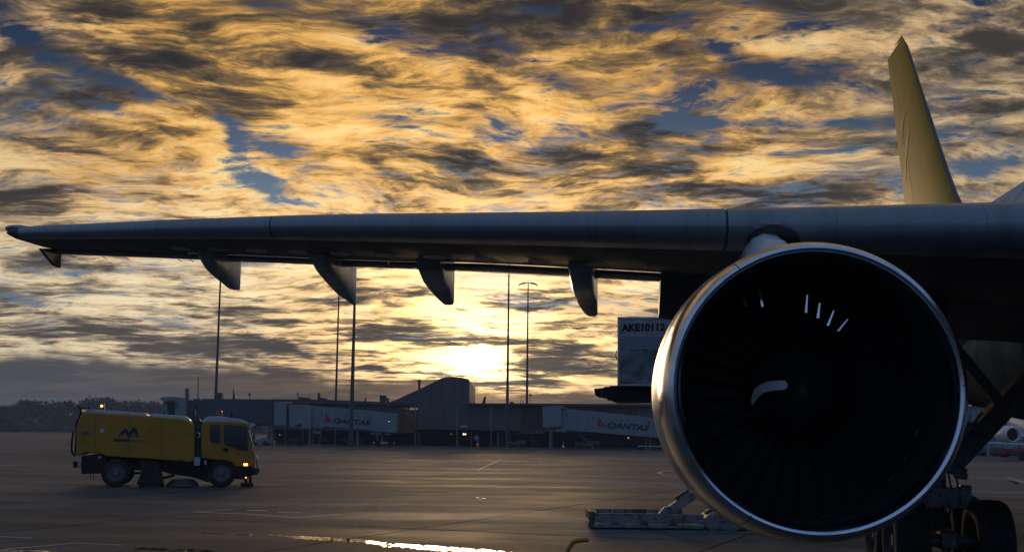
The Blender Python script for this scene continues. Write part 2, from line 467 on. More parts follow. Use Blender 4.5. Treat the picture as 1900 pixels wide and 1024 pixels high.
M['gearwhite'] = material('gear_grey_paint', (0.13, 0.13, 0.13), 0.45, var=0.25, vscale=5, dirt=(0.05, 0.045, 0.035), dirt_amt=0.8)
M['rubber'] = material('rubber', (0.02, 0.02, 0.021), 0.75, var=0.3, vscale=5, bump=0.002, bscale=40)
M['chrome'] = material('chrome', (0.7, 0.7, 0.7), 0.15, metal=1.0)
M['black'] = material('black_paint', (0.016, 0.016, 0.018), 0.6, spec=.2, var=0.3, vscale=6, dirt=(0.05, 0.045, 0.04), dirt_amt=0.5)
M['dark'] = material('dark_steel', (0.05, 0.052, 0.055), 0.55, var=0.3, vscale=5, dirt=(0.09, 0.07, 0.05), dirt_amt=0.5)
M['glass'] = material('dark_glass', (0.015, 0.018, 0.022), 0.08, spec=0.8)

# panel seams on the slats
_nt = M['slat'].node_tree; _g = NG(_nt); _b = _nt.nodes['Principled BSDF']
_x = _g.sep(_g.n('ShaderNodeTexCoord').outputs['Object'])[0]
_src = _b.inputs['Base Color'].links[0].from_socket
_fr = _g.math('FRACT', _g.math('MULTIPLY', _x, 1 / 1.37))
_seam = _g.math('LESS_THAN', _g.math('ABSOLUTE', _g.math('SUBTRACT', _fr, 0.5)), 0.004)
_g.link(_g.mix(_g.math('MULTIPLY', _seam, 0.4), _src, (0.03, 0.03, 0.03)), _b.inputs['Base Color'])

# ================================================================== setting: ground
def concrete(name, rnd):
    mt = bpy.data.materials.new(name); mt.use_nodes = True
    g = NG(mt.node_tree); b = mt.node_tree.nodes['Principled BSDF']
    pos = g.n('ShaderNodeNewGeometry').outputs['Position']
    big = g.noise(pos, 0.055, 5, 0.55)
    streak = g.noise(g.mapping(pos, rot=(0, 0, R(-22)), scale=(0.35, 0.06, 1)), 1.0, 6, 0.6)
    mid = g.noise(pos, 0.7, 7, 0.62)
    fine = g.noise(pos, 14.0, 5, 0.65)
    grit = g.noise(pos, 90.0, 3, 0.6)
    v = g.math('ADD', g.math('MULTIPLY', big, 0.5), g.math('MULTIPLY', mid, 0.5))
    c = g.ramp(v, [(0.40, (0.024, 0.032, 0.036)), (0.5, (0.056, 0.069, 0.073)), (0.60, (0.118, 0.136, 0.136))])
    c = g.mix(g.math('MULTIPLY', g.smooth(streak, 0.50, 0.66), 0.55), c, (0.045, 0.046, 0.047))
    c = g.mix(g.math('MULTIPLY', g.smooth(fine, 0.4, 0.7), 0.35), c, (0.15, 0.145, 0.13))
    c = g.mix(g.math('MULTIPLY', g.smooth(grit, 0.55, 0.75), 0.3), c, (0.03, 0.03, 0.03))
    # oil spots
    oil = g.smooth(g.noise(g.mapping(pos, loc=(31, 12, 0)), 0.9, 3, 0.5), 0.66, 0.72)
    c = g.mix(g.math('MULTIPLY', oil, 0.5), c, (0.022, 0.022, 0.022))
    # tyre marks: long dark arcs
    for (cx_, cy_, rr_, sc_) in ((-60, 30, 78.0, .55), (-58, 32, 82.5, .5), (90, 40, 88.0, .5), (92, 41, 96.0, .45), (10, 160, 118, .5), (12, 161, 124, .4)):
        dd = g.vmath('DISTANCE', g.vmath('MULTIPLY', pos, (1, 1, 0)), (cx_, cy_, 0))
        band = g.math('LESS_THAN', g.math('ABSOLUTE', g.math('SUBTRACT', g.math('ADD', dd, g.math('MULTIPLY', big, 2.0)), rr_ + 1.0)), 0.16)
        c = g.mix(g.math('MULTIPLY', g.math('MULTIPLY', band, sc_), g.smooth(mid, 0.3, 0.6)), c, (0.028, 0.028, 0.028))
    if rnd:
        ri = g.n('ShaderNodeObjectInfo').outputs['Random']
        k = g.math('MULTIPLY_ADD', ri, 0.34, 0.83)
        c = g.mix(1.0, c, g.comb(k, k, k), 'MULTIPLY')
    g.link(c, b.inputs['Base Color'])
    damp = g.smooth(g.noise(g.mapping(pos, rot=(0, 0, R(8)), scale=(0.10, 0.32, 1)), 1.0, 6, 0.6), 0.44, 0.62)
    ro = g.math('MULTIPLY_ADD', damp, -0.14, 0.70)
    ro = g.math('ADD', ro, g.math('MULTIPLY', g.math('SUBTRACT', mid, 0.5), 0.25), clamp=True)
    g.link(ro, b.inputs['Roughness'])
    b.inputs['Specular IOR Level'].default_value = 0.22
    bn = g.n('ShaderNodeBump'); bn.inputs['Distance'].default_value = 0.006
    g.link(g.math('ADD', g.math('MULTIPLY', fine, 0.6), g.math('MULTIPLY', grit, 0.5)), bn.inputs['Height']); g.link(bn.outputs[0], b.inputs['Normal'])
    return mt
M['concrete'] = concrete('apron_concrete', False)
M['slab'] = concrete('apron_slab_concrete', True)
M['joint'] = material('joint_sealant', (0.018, 0.018, 0.018), 0.8)
M['line'] = material('worn_white_marking', (0.30, 0.30, 0.29), 0.5, var=0.2, vscale=3, dirt=(0.09, 0.088, 0.08), dirt_amt=0.9)
M['grass'] = material('mown_grass', (0.035, 0.050, 0.022), 0.9, var=0.35, vscale=0.2, bump=0.05, bscale=3)
def sheet(name, x0, x1, y0, y1, z, mat, nx=1, ny=1):
    mb = MB(); vs = []; fs = []
    for j in range(ny + 1):
        for i in range(nx + 1): vs.append((x0 + (x1 - x0) * i / nx, y0 + (y1 - y0) * j / ny, z))
    for j in range(ny):
        for i in range(nx):
            a = j * (nx + 1) + i; fs.append((a, a + 1, a + nx + 2, a + nx + 1))
    return mb.add(vs, fs).build(name, mat, fix=False)
ground = tag(sheet('ground', -2500, 2500, -600, 4500, -0.016, M['concrete'], 20, 20), kind='structure')
# poured slabs, joints recessed
HD = R(-22)
ca, sa = math.cos(HD), math.sin(HD)
SU, SV, GAP = 6.6, 7.5, 0.05
smb = MB().bx(-SU / 2 + GAP / 2, SU / 2 - GAP / 2, -SV / 2 + GAP / 2, SV / 2 - GAP / 2, -0.15, 0.0)
first = None; cand = []
for iu in range(-40, 40):
    for iv in range(-5, 40):
        u = -5.4 + SU * (iu + 0.5); v = SV * (iv + 0.5) + 2.0
        x = u * ca - v * sa; y = u * sa + v * ca
        if y < 6: continue
        if abs(x) > 0.43 * y + 6: continue
        cand.append((y, x, y))
cand.sort(key=lambda c: c[0]); 
for (_, x, y) in cand[:255]:
    if first is None:
        o = smb.build('concrete_slab', M['slab'], ground); first = o
    else:
        o = first.copy(); COL.objects.link(o)
    o.location = (x, y, random.uniform(-0.0015, 0.0015)); o.rotation_euler = (0, 0, HD)
# sealant bed below the slabs of the near apron
# painted marks
def stripe(pts, width, z=0.004, name='painted_line', mat=None):
    mb = MB(); P3 = [Vector((p[0], p[1], z)) for p in pts]
    L, Rr = [], []
    for i, p in enumerate(P3):
        d = (P3[min(i + 1, len(P3) - 1)] - P3[max(i - 1, 0)]).normalized(); nrm = Vector((-d.y, d.x, 0)) * width / 2
        L.append(p + nrm); Rr.append(p - nrm)
    mb.loft([[a, b] for a, b in zip(L, Rr)], closed=False)
    return mb.build(name, mat or M['line'], ground, fix=False)
for pix, wd in (
    ([(359, 949.5), (456, 953), (552.6, 960), (630.5, 953.7)], 0.22),
    ([(359, 949.5), (432, 944.5)], 0.15),
    ([(457, 946.5), (498, 946.7)], 0.3), ([(516, 950), (558, 950.5)], 0.3),
    ([(-20, 1024), (20, 1018), (140, 1007), (228, 1011)], 0.16),
    ([(873, 851), (1000, 853), (1240, 862), (1400, 868)], 0.28),
    ([(640, 838), (760, 839), (870, 842)], 0.25), ([(886, 872), (930, 851)], 0.06), ([(1120, 850), (1200, 852)], 0.4),
    ([(835, 880), (882, 880.5)], 0.25), ([(680, 870), (715, 871)], 0.35),
    ([(1860, 872), (1990, 876)], 0.38), ([(1866, 884), (1905, 896), (1990, 906)], 0.2), ([(1840, 853), (1990, 850)], 0.12), ([(1790, 842), (1990, 851)], 0.12),
    ([(0, 995), (60, 998)], 0.12),
    ([(1300, 869), (1255, 871), (1228, 874), (1221, 877), (1232, 880.5), (1262, 884), (1330, 887)], 0.2)):
    stripe([G(*p) for p in pix], wd)
# standing water in the low joints
M['water'] = material('standing_water', (0.02, 0.021, 0.022), 0.025, var=0.0, spec=0.5, bump=0.0006, bscale=5.0)
def puddle(pix, w0, seed, n=120):
    rnd = random.Random(seed); pts = [G(*p) for p in pix]; mb = MB()
    seg = []; 
    for a, b in zip(pts[:-1], pts[1:]):
        for k in range(n): seg.append(a.lerp(b, k / n))
    seg.append(pts[-1]); N = len(seg)
    ph = [rnd.uniform(0, 6.3) for _ in range(8)]
    fr = [1.1, 2.3, 4.7, 9.1, 17.3, 31.0, 55.0, 90.0]; am = [.3, .35, .4, .42, .42, .35, .3, .25]
    def nz(t, o): return sum(a_ * math.sin(f_ * t * 6.28 + p_ + o) for a_, f_, p_ in zip(am, fr, ph))
    run = []
    def flush(run):
        if len(run) > 2: mb.loft([[a, b] for a, b in run], closed=False)
    for i, p in enumerate(seg):
        t = i / (N - 1)
        env = math.sin(math.pi * min(1, max(0, t))) ** 0.5
        wd = w0 * env * (0.8 + 0.7 * nz(t, 0)); off = 0.35 * w0 * nz(t, 2.0)
        if wd < 0.05:
            flush(run); run = []; continue
        d = (seg[min(i + 1, N - 1)] - seg[max(i - 1, 0)]).normalized(); nr = Vector((-d.y, d.x, 0))
        run.append((Vector((p.x, p.y, 0.003)) + nr * (off + wd / 2), Vector((p.x, p.y, 0.003)) + nr * (off - wd / 2)))
    flush(run)
    return tag(mb.build('puddle', M['water'], fix=False), kind='structure')
for k in range(6):
    o_ = (k - 2.5) * .9
    puddle([(478 + 14 * k, 993 + o_), (560, 997 + o_), (640, 1001 + o_), (724, 1009 + o_)], 0.13, 50 + k)
    puddle([(705, 1009 + o_ * 1.3), (800, 1016 + o_ * 1.4), (860, 1020 + o_ * 1.4), (970, 1028 + o_)], 0.16, 70 + k)
puddle([(350, 988), (430, 990), (486, 993)], 0.09, 3)
for k in range(3): puddle([(240, 1015 + k), (300, 1017 + k * 1.3), (372, 1020 + k * 1.4), (420, 1025 + k)], 0.16, 13 + k)
puddle([(-10, 1022), (60, 1021), (110, 1024)], 0.14, 14)
puddle([(878, 922), (906, 924.5)], 0.05, 21); puddle([(884, 925), (898, 926)], 0.035, 25); puddle([(945, 898), (975, 900)], 0.04, 22)
puddle([(1868, 890), (1905, 902)], 0.25, 24)
# grass beyond the apron on the left and behind the buildings
mb = MB(); a = G(-300, 800.0); b_ = G(420, 805.5)
grass = tag(sheet('grass_field', -1500, 1500, 436, 2600, 0.02, M['grass'], 8, 8), kind='structure')
# low rise behind the tree line
rr = []
for i in range(41):
    x = -700 + i * 22.5; h = 5.5 + 1.6 * math.sin(i * .9) + 1.2 * math.sin(i * 2.3)
    if x > 120: h *= .7
    rr.append([Vector((x, 600, 0)), Vector((x, 612, h)), Vector((x, 640, h * 1.15)), Vector((x, 760, 0))])
M['hill'] = material('scrub_hillside', (0.045, 0.052, 0.034), .9, var=.4, vscale=.1, bump=.4, bscale=.5)
tag(MB().loft(rr, closed=False).build('hill', M['hill'], fix=False), kind='structure')

# ================================================================== airliner
TH = R(5.3)
_o = P(1517, 722, 11.05)
airliner = thing('airliner', 'large airliner with grey wing, polished engine and yellow tail fin in the foreground', 'airplane', (_o.x, _o.y, 0), -TH)
ZC = _o.z
def loc_pt(v):
    d = Vector(v) - Vector((_o.x, _o.y, 0)); c, s_ = math.cos(TH), math.sin(TH)
    return Vector((d.x * c - d.y * s_, d.x * s_ + d.y * c, d.z))
def loc_dir(d):
    c, s_ = math.cos(TH), math.sin(TH)
    return Vector((d.x * c - d.y * s_, d.x * s_ + d.y * c, d.z))
E_l = loc_pt(EYE)
def castT(px, py, A, B=0.0):
    "point of the aircraft frame on plane t = A + B s"
    d = loc_dir(ray(px, py)); k = (A + B * E_l.x - E_l.y) / (d.y - B * d.x)
    return E_l + d * k
def castS(px, py, s):
    d = loc_dir(ray(px, py)); return E_l + d * ((s - E_l.x) / d.x)
def interp(tab, s):
    if s <= tab[0][0]: a, b = tab[0], tab[1]
    elif s >= tab[-1][0]: a, b = tab[-2], tab[-1]
    else:
        for a, b in zip(tab[:-1], tab[1:]):
            if a[0] <= s <= b[0]: break
    return a[1] + (b[1] - a[1]) * (s - a[0]) / (b[0] - a[0])
T0, TB, C0, CB = 3.5, -0.69, 7.0, 0.315
def tLE(s): return T0 + TB * s
def chord(s): return C0 + CB * s if s < 2 else C0 + CB * 2 + 0.75 * (s - 2)
def tab(pix, k): return sorted([(p.x, p.z) for p in (castT(x, y, T0 + k * C0, TB + k * CB) for x, y in pix)])
z_top = tab([(12, 425), (70, 420.5), (143, 417.6), (304, 410), (551, 401.5), (680, 399), (1060, 396), (1340, 391), (1440, 389.5), (1900, 378.5)], .06)
z_bot = tab([(12, 441), (107, 440.5), (300, 439), (500, 439), (680, 442), (996, 448), (1340, 456), (1900, 468)], .06)
z_rear = tab([(70, 458), (111, 463), (369, 470), (560, 478), (735, 485), (889, 487.5), (1057, 496), (1211, 504), (1320, 512), (1900, 560)], .78)
z_te = tab([(75, 462), (111, 471), (369, 482), (447, 486), (573, 490), (662, 495), (771, 500), (846, 503), (946, 508), (1057, 514), (1113, 517), (1229, 523), (1320, 527)], 1.0)
def s_te(px, py): return castT(px, py, T0 + C0, TB + CB).x

def nose_pts(s, off=0.0, n=7, fmax=.06):
    c = chord(s); L = tLE(s); zt = interp(z_top, s); zb = interp(z_bot, s); zm = zb + .45 * (zt - zb)
    pts = []
    for i in range(n, -1, -1):
        ph = math.pi / 2 * i / n
        pts.append((L - off + (fmax * c + off) * (1 - math.cos(ph)), zm + (zt - zm + off) * math.sin(ph)))
    for i in range(1, n + 1):
        ph = math.pi / 2 * i / n
        pts.append((L - off + (fmax * c + off) * (1 - math.cos(ph)), zm - (zm - zb + off) * math.sin(ph)))
    return pts
def wing_ring(s, tip=0.0):
    c = chord(s); L = tLE(s); zt = interp(z_top, s); zb = interp(z_bot, s); zr = interp(z_rear, s)
    up = [(.80, zr + .13 * c / 7 + .06), (.6, (zt + zr) / 2 + .22 * c / 7), (.4, zt + .10 * c / 7), (.2, zt + .10 * c / 7), (.11, zt + .05 * c / 7)]
    lo = [(.12, zb - .02), (.25, zb + (zr - zb) * .1 - .05 * c / 7), (.45, zb + (zr - zb) * .38 - .06 * c / 7), (.65, zb + (zr - zb) * .75 - .02), (.78, zr), (.80, zr + .015)]
    pts = [(L + f * c, z) for f, z in up] + nose_pts(s) + [(L + f * c, z) for f, z in lo]
    return [Vector((s, t, z)) for t, z in pts]
S_TIP = -14.15
stations = [6.8, 5.5, 4.2, 3, 2, 1, 0, -1, -2, -3.2, -4.5, -6, -7.5, -9, -10.5, -12, -13.2, -13.8, S_TIP]
mb = MB(); rings = [wing_ring(s) for s in stations]
# rounded tip cap
last = rings[-1]; cz = sum(p.z for p in last) / len(last)
for ds, k in ((.10, .8), (.17, .45), (.20, .12)):
    rings.append([Vector((S_TIP - ds, p.y + .25 * ds + (1 - k) * .05, cz + (p.z - cz) * k)) for p in last])
mb.loft(rings)
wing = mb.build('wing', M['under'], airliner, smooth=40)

def slat(s0, s1, notch=None, n=14):
    mb = MB(); rr = []
    ss = [s0 + (s1 - s0) * i / n for i in range(n + 1)]
    if notch: ss = sorted(set(ss + [notch[0] + (notch[1] - notch[0]) * i / 12 for i in range(13)]))
    for s in ss:
        c = chord(s); L = tLE(s); zt = interp(z_top, s); zb = interp(z_bot, s)
        outer = [(L + .17 * c, zt + .075 * c / 7 + .006), (L + .11 * c, zt + .05 * c / 7 + .012)] + nose_pts(s, .015) + [(L + .10 * c, zb - .022)]
        inner = [(L + .17 * c, zt + .03), (L + .11 * c, zt + .02)] + nose_pts(s, -.02) + [(L + .10 * c, zb + .02)]
        if notch and notch[0] < s < notch[1]:
            u = (s - notch[0]) / (notch[1] - notch[0]); zlim = zb + (notch[2]) * math.sin(math.pi * u) ** .55
            outer = [(t + (max(0, zlim - z) * .5), max(z, zlim)) for t, z in outer]
            inner = [(t + (max(0, zlim - z) * .5) , max(z, zlim + .004)) for t, z in inner]
        rr.append([Vector((s, t, z)) for t, z in outer + inner[::-1]])
    mb.loft(rr)
    return mb.build('leading_edge_slat', M['slat'], wing, smooth=35)
s_a = castT(509, 438, T0 + .06 * C0, TB + .06 * CB).x
s_b = castT(1345, 448, T0 + .06 * C0, TB + .06 * CB).x
slat(-13.98, s_a - .012); slat(s_a + .012, s_b - .015); 
s_n0 = castT(1384, 452, T0 + .03 * C0, TB).x; s_n1 = castT(1486, 452, T0 + .03 * C0, TB).x
slat(s_b + .015, 6.0, notch=(s_n0, s_n1, .19), n=20)

def flap(name, s0, s1, gap, n=5, mat=None, droop=0.0, thick=None):
    mb = MB(); rr = []
    for i in range(n + 1):
        s = s0 + (s1 - s0) * i / n; c = chord(s); L = tLE(s); zr = interp(z_rear, s); zt = interp(z_te, s)
        zf = zr - gap; th = .12 if thick is None else thick
        zt2 = zt - droop
        rr.append([Vector((s, L + f * c, z)) for f, z in ((.80, zf - .03), (.82, zf), (.88, zf + (zt2 - zf) * .35 + .03), (1.0, zt2 + .03), (1.0, zt2), (.88, zf + (zt2 - zf) * .4 - th * .75), (.82, zf - th), (.795, zf - th * .7))])
    mb.loft(rr)
    return mb.build(name, mat or M['flap'], wing, smooth=40)
flap('aileron', s_te(113, 471), s_te(371, 482), -.04)
flap('flap', s_te(373, 482), s_te(618, 493), -.03)
flap('flap', s_te(620, 493), s_te(738, 498), -.03)
flap('flap', s_te(741, 499), s_te(810, 501), -.035)
flap('flap', s_te(812, 501), s_te(1080, 515), -.022, n=7)
flap('flap', s_te(1083, 515), s_te(1226, 522), -.024)
# inboard flap hangs lower beside the nacelle
mb = MB(); rr = []
e0 = castT(1222, 560, 10.9); 
for s in (e0.x, e0.x + .8, e0.x + 2, 2.0, 3.6, 5.6):
    zl = interp([(e0.x, castT(1219, 590, 11.4).z), (e0.x + 1.2, castT(1290, 604, 11.4).z), (5.6, castT(1900, 640, 11.6).z)], s)
    zu = interp(z_rear, s) + .05
    rr.append([Vector((s, t, z)) for t, z in ((tLE(s) + .74 * chord(s), zu - .06), (10.0, zu + .04), (11.3, zl + .1), (11.4, zl), (10.6, zl + .02), (9.6, zu - .22))])
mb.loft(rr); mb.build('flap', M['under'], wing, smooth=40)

# flap track fairings: straight fore and aft, deepening to the tail
def te_t(px, py):
    p = castT(px, py, T0 + C0, TB + CB); return p.y, chord(p.x)
def fairing(body, tail, right, top_px, t_end, t_a):
    "body: outline of the left lower edge; tail: (px, py, t) of the closing curve; right: column of the right side at the end"
    sL = castT(body[-1][0], body[-1][1], t_a).x
    sR = castT(right, body[-1][1], t_end).x
    st = []
    for px, py in body:
        p = castS(px, py, sL); st.append((p.y, sL, p.z))
    for px, py, t in tail:
        p = castT(px, py, t); st.append((t, min(p.x, sR - .03), p.z))
    st.sort()
    ztop = lambda t, z: max(z + .04, castT(right, top_px, t).z)
    wfull = sR - sL
    t00 = st[0][0]; st.insert(0, (t00 - .7, sL + wfull * .3, ztop(t00, st[0][2]) + .02)); 
    mb = MB(); rr = []
    for i, (t, s0, zb) in enumerate(st):
        s1 = sR - (wfull * .3 if i == 0 else 0); wd = s1 - s0; zt = ztop(t, zb); r_ = min(.09, wd * .3)
        sec = [(s0 + wd * .08, zt), (s0, zb + (zt - zb) * .55 + .01), (s0, zb + r_ + .02), (s0 + r_ * .35, zb + r_ * .35), (s0 + r_, zb), (s1 - r_ * .7, zb), (s1 - r_ * .25, zb + r_ * .2), (s1, zb + r_ * .7), (s1, zb + (zt - zb) * .55 + .01), (s1, zt)]
        rr.append([Vector((a, t, b)) for a, b in sec])
    mb.loft(rr); return mb.build('flap_track_fairing', M['fairing'], wing, smooth=32)
te, _c = te_t(445, 486); E_ = te + .12
fairing([(367, 464), (367.5, 478), (369.5, 486), (379, 501.6), (392, 514), (408, 526.6)], [(420.5, 535.6, E_ - .3), (431, 538, E_ - .16), (441, 538, E_)], 446, 468, E_, E_ - .5)
te, _c = te_t(660, 495); E_ = te + .2
fairing([(571, 468), (572, 478), (573, 486), (585, 507), (605, 530), (620, 546)], [(630, 553, E_ - .35), (644, 560, E_ - .18), (656, 567, E_)], 660.5, 474, E_, E_ - .5)
te, _c = te_t(843, 503); E_ = te + .15
fairing([(771, 476), (771.5, 489), (772.5, 503), (782.4, 526), (793, 540)], [(803, 551, E_ - .4), (812, 560, E_ - .2), (820, 566, E_)], 843, 480, E_, E_ - .6)
te, _c = te_t(1110, 517); E_ = te + .1
fairing([(1054, 490), (1054.5, 505), (1056, 523), (1060, 544.6), (1067, 562)], [(1073, 573, E_ - .5), (1079, 581, E_ - .25), (1086, 587, E_)], 1109, 492, E_, E_ - .8)
# little fence under the wing tip
tp = 15.6
a = castT(71, 461, tp - 1.1); b = castT(96, 492, tp); c_ = castT(107, 497, tp + .25); d_ = castT(109, 462, tp + .3)
mb = MB(); mb.prism([a, b, c_, d_], (.07, 0, 0)); mb.build('wingtip_fence', M['under'], wing)
a = castT(11, 432, 13.45)
mb = MB(); mb.sphere(castT(40, 427, 13.9), .30, 14, 10, (1.0, 1.4, .30)); mb.build('tip_light_housing', M['wing'], wing, smooth=60)
# static wicks
for px, py in ((130, 473), (190, 476), (232, 477.5), (330, 481), (352, 481.5)):
    p = castT(px, py, T0 + C0, TB + CB); MB().tube([p, p + Vector((.03, .16, -.03))], .008, 5).build('static_wick', M['black'], wing)
# access panels under the wing
pm = M['under']
for i, s in enumerate((-1.2, -2.1, -3.0, -3.9, -4.8, -5.7, -6.6, -7.5, -8.4, -9.3, -10.2)):
    c = chord(s); t = tLE(s) + .42 * c; z = interp(z_bot, s) + (interp(z_rear, s) - interp(z_bot, s)) * .34 - .06 * c / 7
    mb = MB(); mb.lathe([(0, 0.001), (0, .2), (-.004, .2), (-.012, .19), (-.012, .001)], axis='z', n=20)
    o = mb.build('access_panel', M['flap'], wing, loc=(s, t, z - .004)); o.scale = (1.0, 1.5, 1.0)

# ---- engine
def lathe_obj(name, prof, mat, parent, n=96, smooth=50, z=ZC, closed=False):
    return MB().lathe(prof, (0, 0, z), 'y', n, closed).build(name, mat, parent, smooth=smooth)
eng = lathe_obj('engine', [(.765, 1.371), (1.0, 1.388), (1.3, 1.402), (1.7, 1.405), (2.1, 1.392), (2.6, 1.345), (3.2, 1.25), (3.8, 1.13), (4.3, 1.03), (4.3, 1.0), (3.6, 1.08), (2.8, 1.16), (2.0, 1.21), (1.2, 1.205), (.765, 1.19)], M['cowl'], airliner, closed=True)
lip_prof = [(.755, 1.369), (.6, 1.361), (.45, 1.351), (.32, 1.339), (.22, 1.326), (.14, 1.311), (.08, 1.295), (.035, 1.276), (.008, 1.257), (0, 1.243), (.006, 1.229), (.03, 1.211), (.07, 1.190), (.13, 1.172), (.20, 1.160)]
lathe_obj('inlet_lip', lip_prof + [(.20, 1.18), (.755, 1.34)], M['lip'], eng, n=128, closed=True)
lathe_obj('inlet_liner', [(.203, 1.1595), (.4, 1.166), (.7, 1.180), (1.0, 1.186), (1.4, 1.20), (1.75, 1.204), (1.75, 1.21), (.203, 1.20)], M['liner'], eng, closed=True)
# panel seams of the lip: short radial straps
for ang in (0, 120, 240):
    mb = MB(); rr = []
    for (t, r) in lip_prof[1:-1]:
        da = .006; a0 = R(ang + 2)
        rr.append([Vector(((r + .0015) * math.cos(a0 + s_ * da), t - (.0015 if t < .01 else 0), ZC + (r + .0015) * math.sin(a0 + s_ * da))) for s_ in (-.5, .5)])
    mb.loft(rr, closed=False); mb.build('lip_joint', M['black'], eng, smooth=60, fix=False)
# fasteners round the lip back edge
rv = MB().lathe([(0, .001), (0, .008), (.003, .006), (.0035, .001)], axis='y', n=8)
# fan
FT = 1.45
def blade_mesh():
    mb = MB(); rr = []
    for i in range(10):
        u = i / 9; r = .44 + (1.195 - .44) * u
        ch = .30 + .16 * u; stag = R(28 + 36 * u); th = .022 - .014 * u
        sweep = .05 * math.sin(u * math.pi)
        ring = []
        for f, y in ((-.5, 0), (-.25, th), (.1, th * 1.1), (.5, 0), (.1, -th * .3), (-.25, -th * .3)):
            # chord lies between axial (t) and tangential direction
            cx = f * ch * math.sin(stag) - y * math.cos(stag)
            ct = f * ch * math.cos(stag) + y * math.sin(stag)
            ring.append(Vector((cx, ct - sweep, r)))
        rr.append(ring)
    return mb.loft(rr)
bl = blade_mesh().build('fan_blade', M['blade'], eng, smooth=50, loc=(0, FT, ZC))
NB = 30
for k in range(1, NB):
    o = bl.copy(); COL.objects.link(o); o.rotation_euler = (0, 2 * math.pi * k / NB, 0)
lathe_obj('fan_hub', [(FT - .12, .02), (FT - .12, .465), (FT + .25, .48), (FT + .9, .74), (2.9, .90), (3.6, .92), (4.9, .5), (5.3, .2), (5.3, .02)], M['dark'], eng, n=48)
SPT, SPB, SPR = FT - .72, FT - .12, .47
def sp_r(u): return SPR * (1 - (1 - u) ** 1.35) if u < 1 else SPR
lathe_obj('spinner', [(SPT + (SPB - SPT) * u, max(.002, SPR * u ** .72)) for u in [i / 14 for i in range(15)]], M['spinner'], eng, n=48)
# painted comma on the spinner, laid on its surface
def spin_hit(px, py):
    d = loc_dir(ray(px, py)); 
    for i in range(4000):
        t = SPT - .1 + i * .0003
        k = (t - E_l.y) / d.y; p = E_l + d * k
        u = (t - SPT) / (SPB - SPT)
        if u > 0 and math.hypot(p.x, p.z - ZC) <= SPR * min(1, u) ** .72 + .006: return p
    return None
path = [(1461, 713.5, 4), (1457, 714, 8), (1448, 714.5, 9), (1436, 715, 9), (1424, 717, 9), (1413, 721, 8.5), (1405, 728, 8), (1400, 736, 6), (1397, 744, 4), (1396, 751, 1)]
mb = MB(); rr = []
for i, (x, y, h) in enumerate(path):
    q0 = path[max(0, i - 1)]; q1 = path[min(len(path) - 1, i + 1)]
    dx_, dy_ = q1[0] - q0[0], q1[1] - q0[1]; L_ = math.hypot(dx_, dy_); nx, ny = -dy_ / L_, dx_ / L_
    ps = [spin_hit(x + nx * h * e, y + ny * h * e) for e in (-1, -.5, 0, .5, 1)]
    if all(p is not None for p in ps): rr.append(ps)
if len(rr) > 2: mb.loft(rr, closed=False); mb.build('spinner_mark', M['mark'], eng, smooth=60, fix=False)
# outlet guide vanes behind the fan
vm = MB(); rr = []
for u in (0, 1):
    r = .66 + .53 * u
    rr.append([Vector((-.01, -.12, r)), Vector((.012, -.12, r)), Vector((.035, .14, r)), Vector((.02, .14, r))])
vm.loft(rr); v0 = vm.build('guide_vane', M['dark'], eng, loc=(0, 2.2, ZC))
for k in range(1, 36):
    o = v0.copy(); COL.objects.link(o); o.rotation_euler = (0, 2 * math.pi * k / 36, 0)
# bright slivers: added mirror strips, tilted to the sky to make glints in the fan
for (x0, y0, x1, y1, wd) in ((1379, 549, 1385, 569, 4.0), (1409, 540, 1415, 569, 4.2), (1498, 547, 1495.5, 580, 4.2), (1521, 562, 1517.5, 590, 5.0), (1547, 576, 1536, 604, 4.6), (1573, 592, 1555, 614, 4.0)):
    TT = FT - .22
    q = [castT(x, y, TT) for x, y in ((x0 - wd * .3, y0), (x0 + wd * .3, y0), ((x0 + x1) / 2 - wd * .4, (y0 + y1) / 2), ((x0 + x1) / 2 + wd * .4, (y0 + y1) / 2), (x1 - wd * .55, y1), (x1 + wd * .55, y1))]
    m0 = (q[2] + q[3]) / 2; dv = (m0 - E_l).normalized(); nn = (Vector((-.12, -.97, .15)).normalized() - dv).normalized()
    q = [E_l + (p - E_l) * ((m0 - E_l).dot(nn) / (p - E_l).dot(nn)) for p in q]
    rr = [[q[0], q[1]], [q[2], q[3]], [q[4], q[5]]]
    MB().loft(rr, closed=False).build('glint_mirror', M['strip'], eng, fix=False)
# pylon
mb = MB(); rr = []
for t, hw, zt, zb in ((1.75, .05, ZC + 1.42, ZC + 1.3), (2.1, .16, ZC + 1.46, ZC + 1.2), (2.7, .21, castT(1437, 447, 2.7).z, ZC + 1.1), (3.3, .23, castT(1437, 443, 3.3).z, ZC + .9), (4.2, .24, 4.6, ZC + .8), (6.5, .22, 4.6, ZC + .9), (8.2, .1, 4.6, 3.9)):
    rr.append([Vector((s_, t, z)) for s_, z in ((-hw, zb), (-hw, zt - .22), (-hw * .75, zt - .08), (-hw * .3, zt), (hw * .3, zt), (hw * .75, zt - .08), (hw, zt - .22), (hw, zb))])
mb.loft(rr); mb.build('pylon', M['white'], eng, smooth=50)
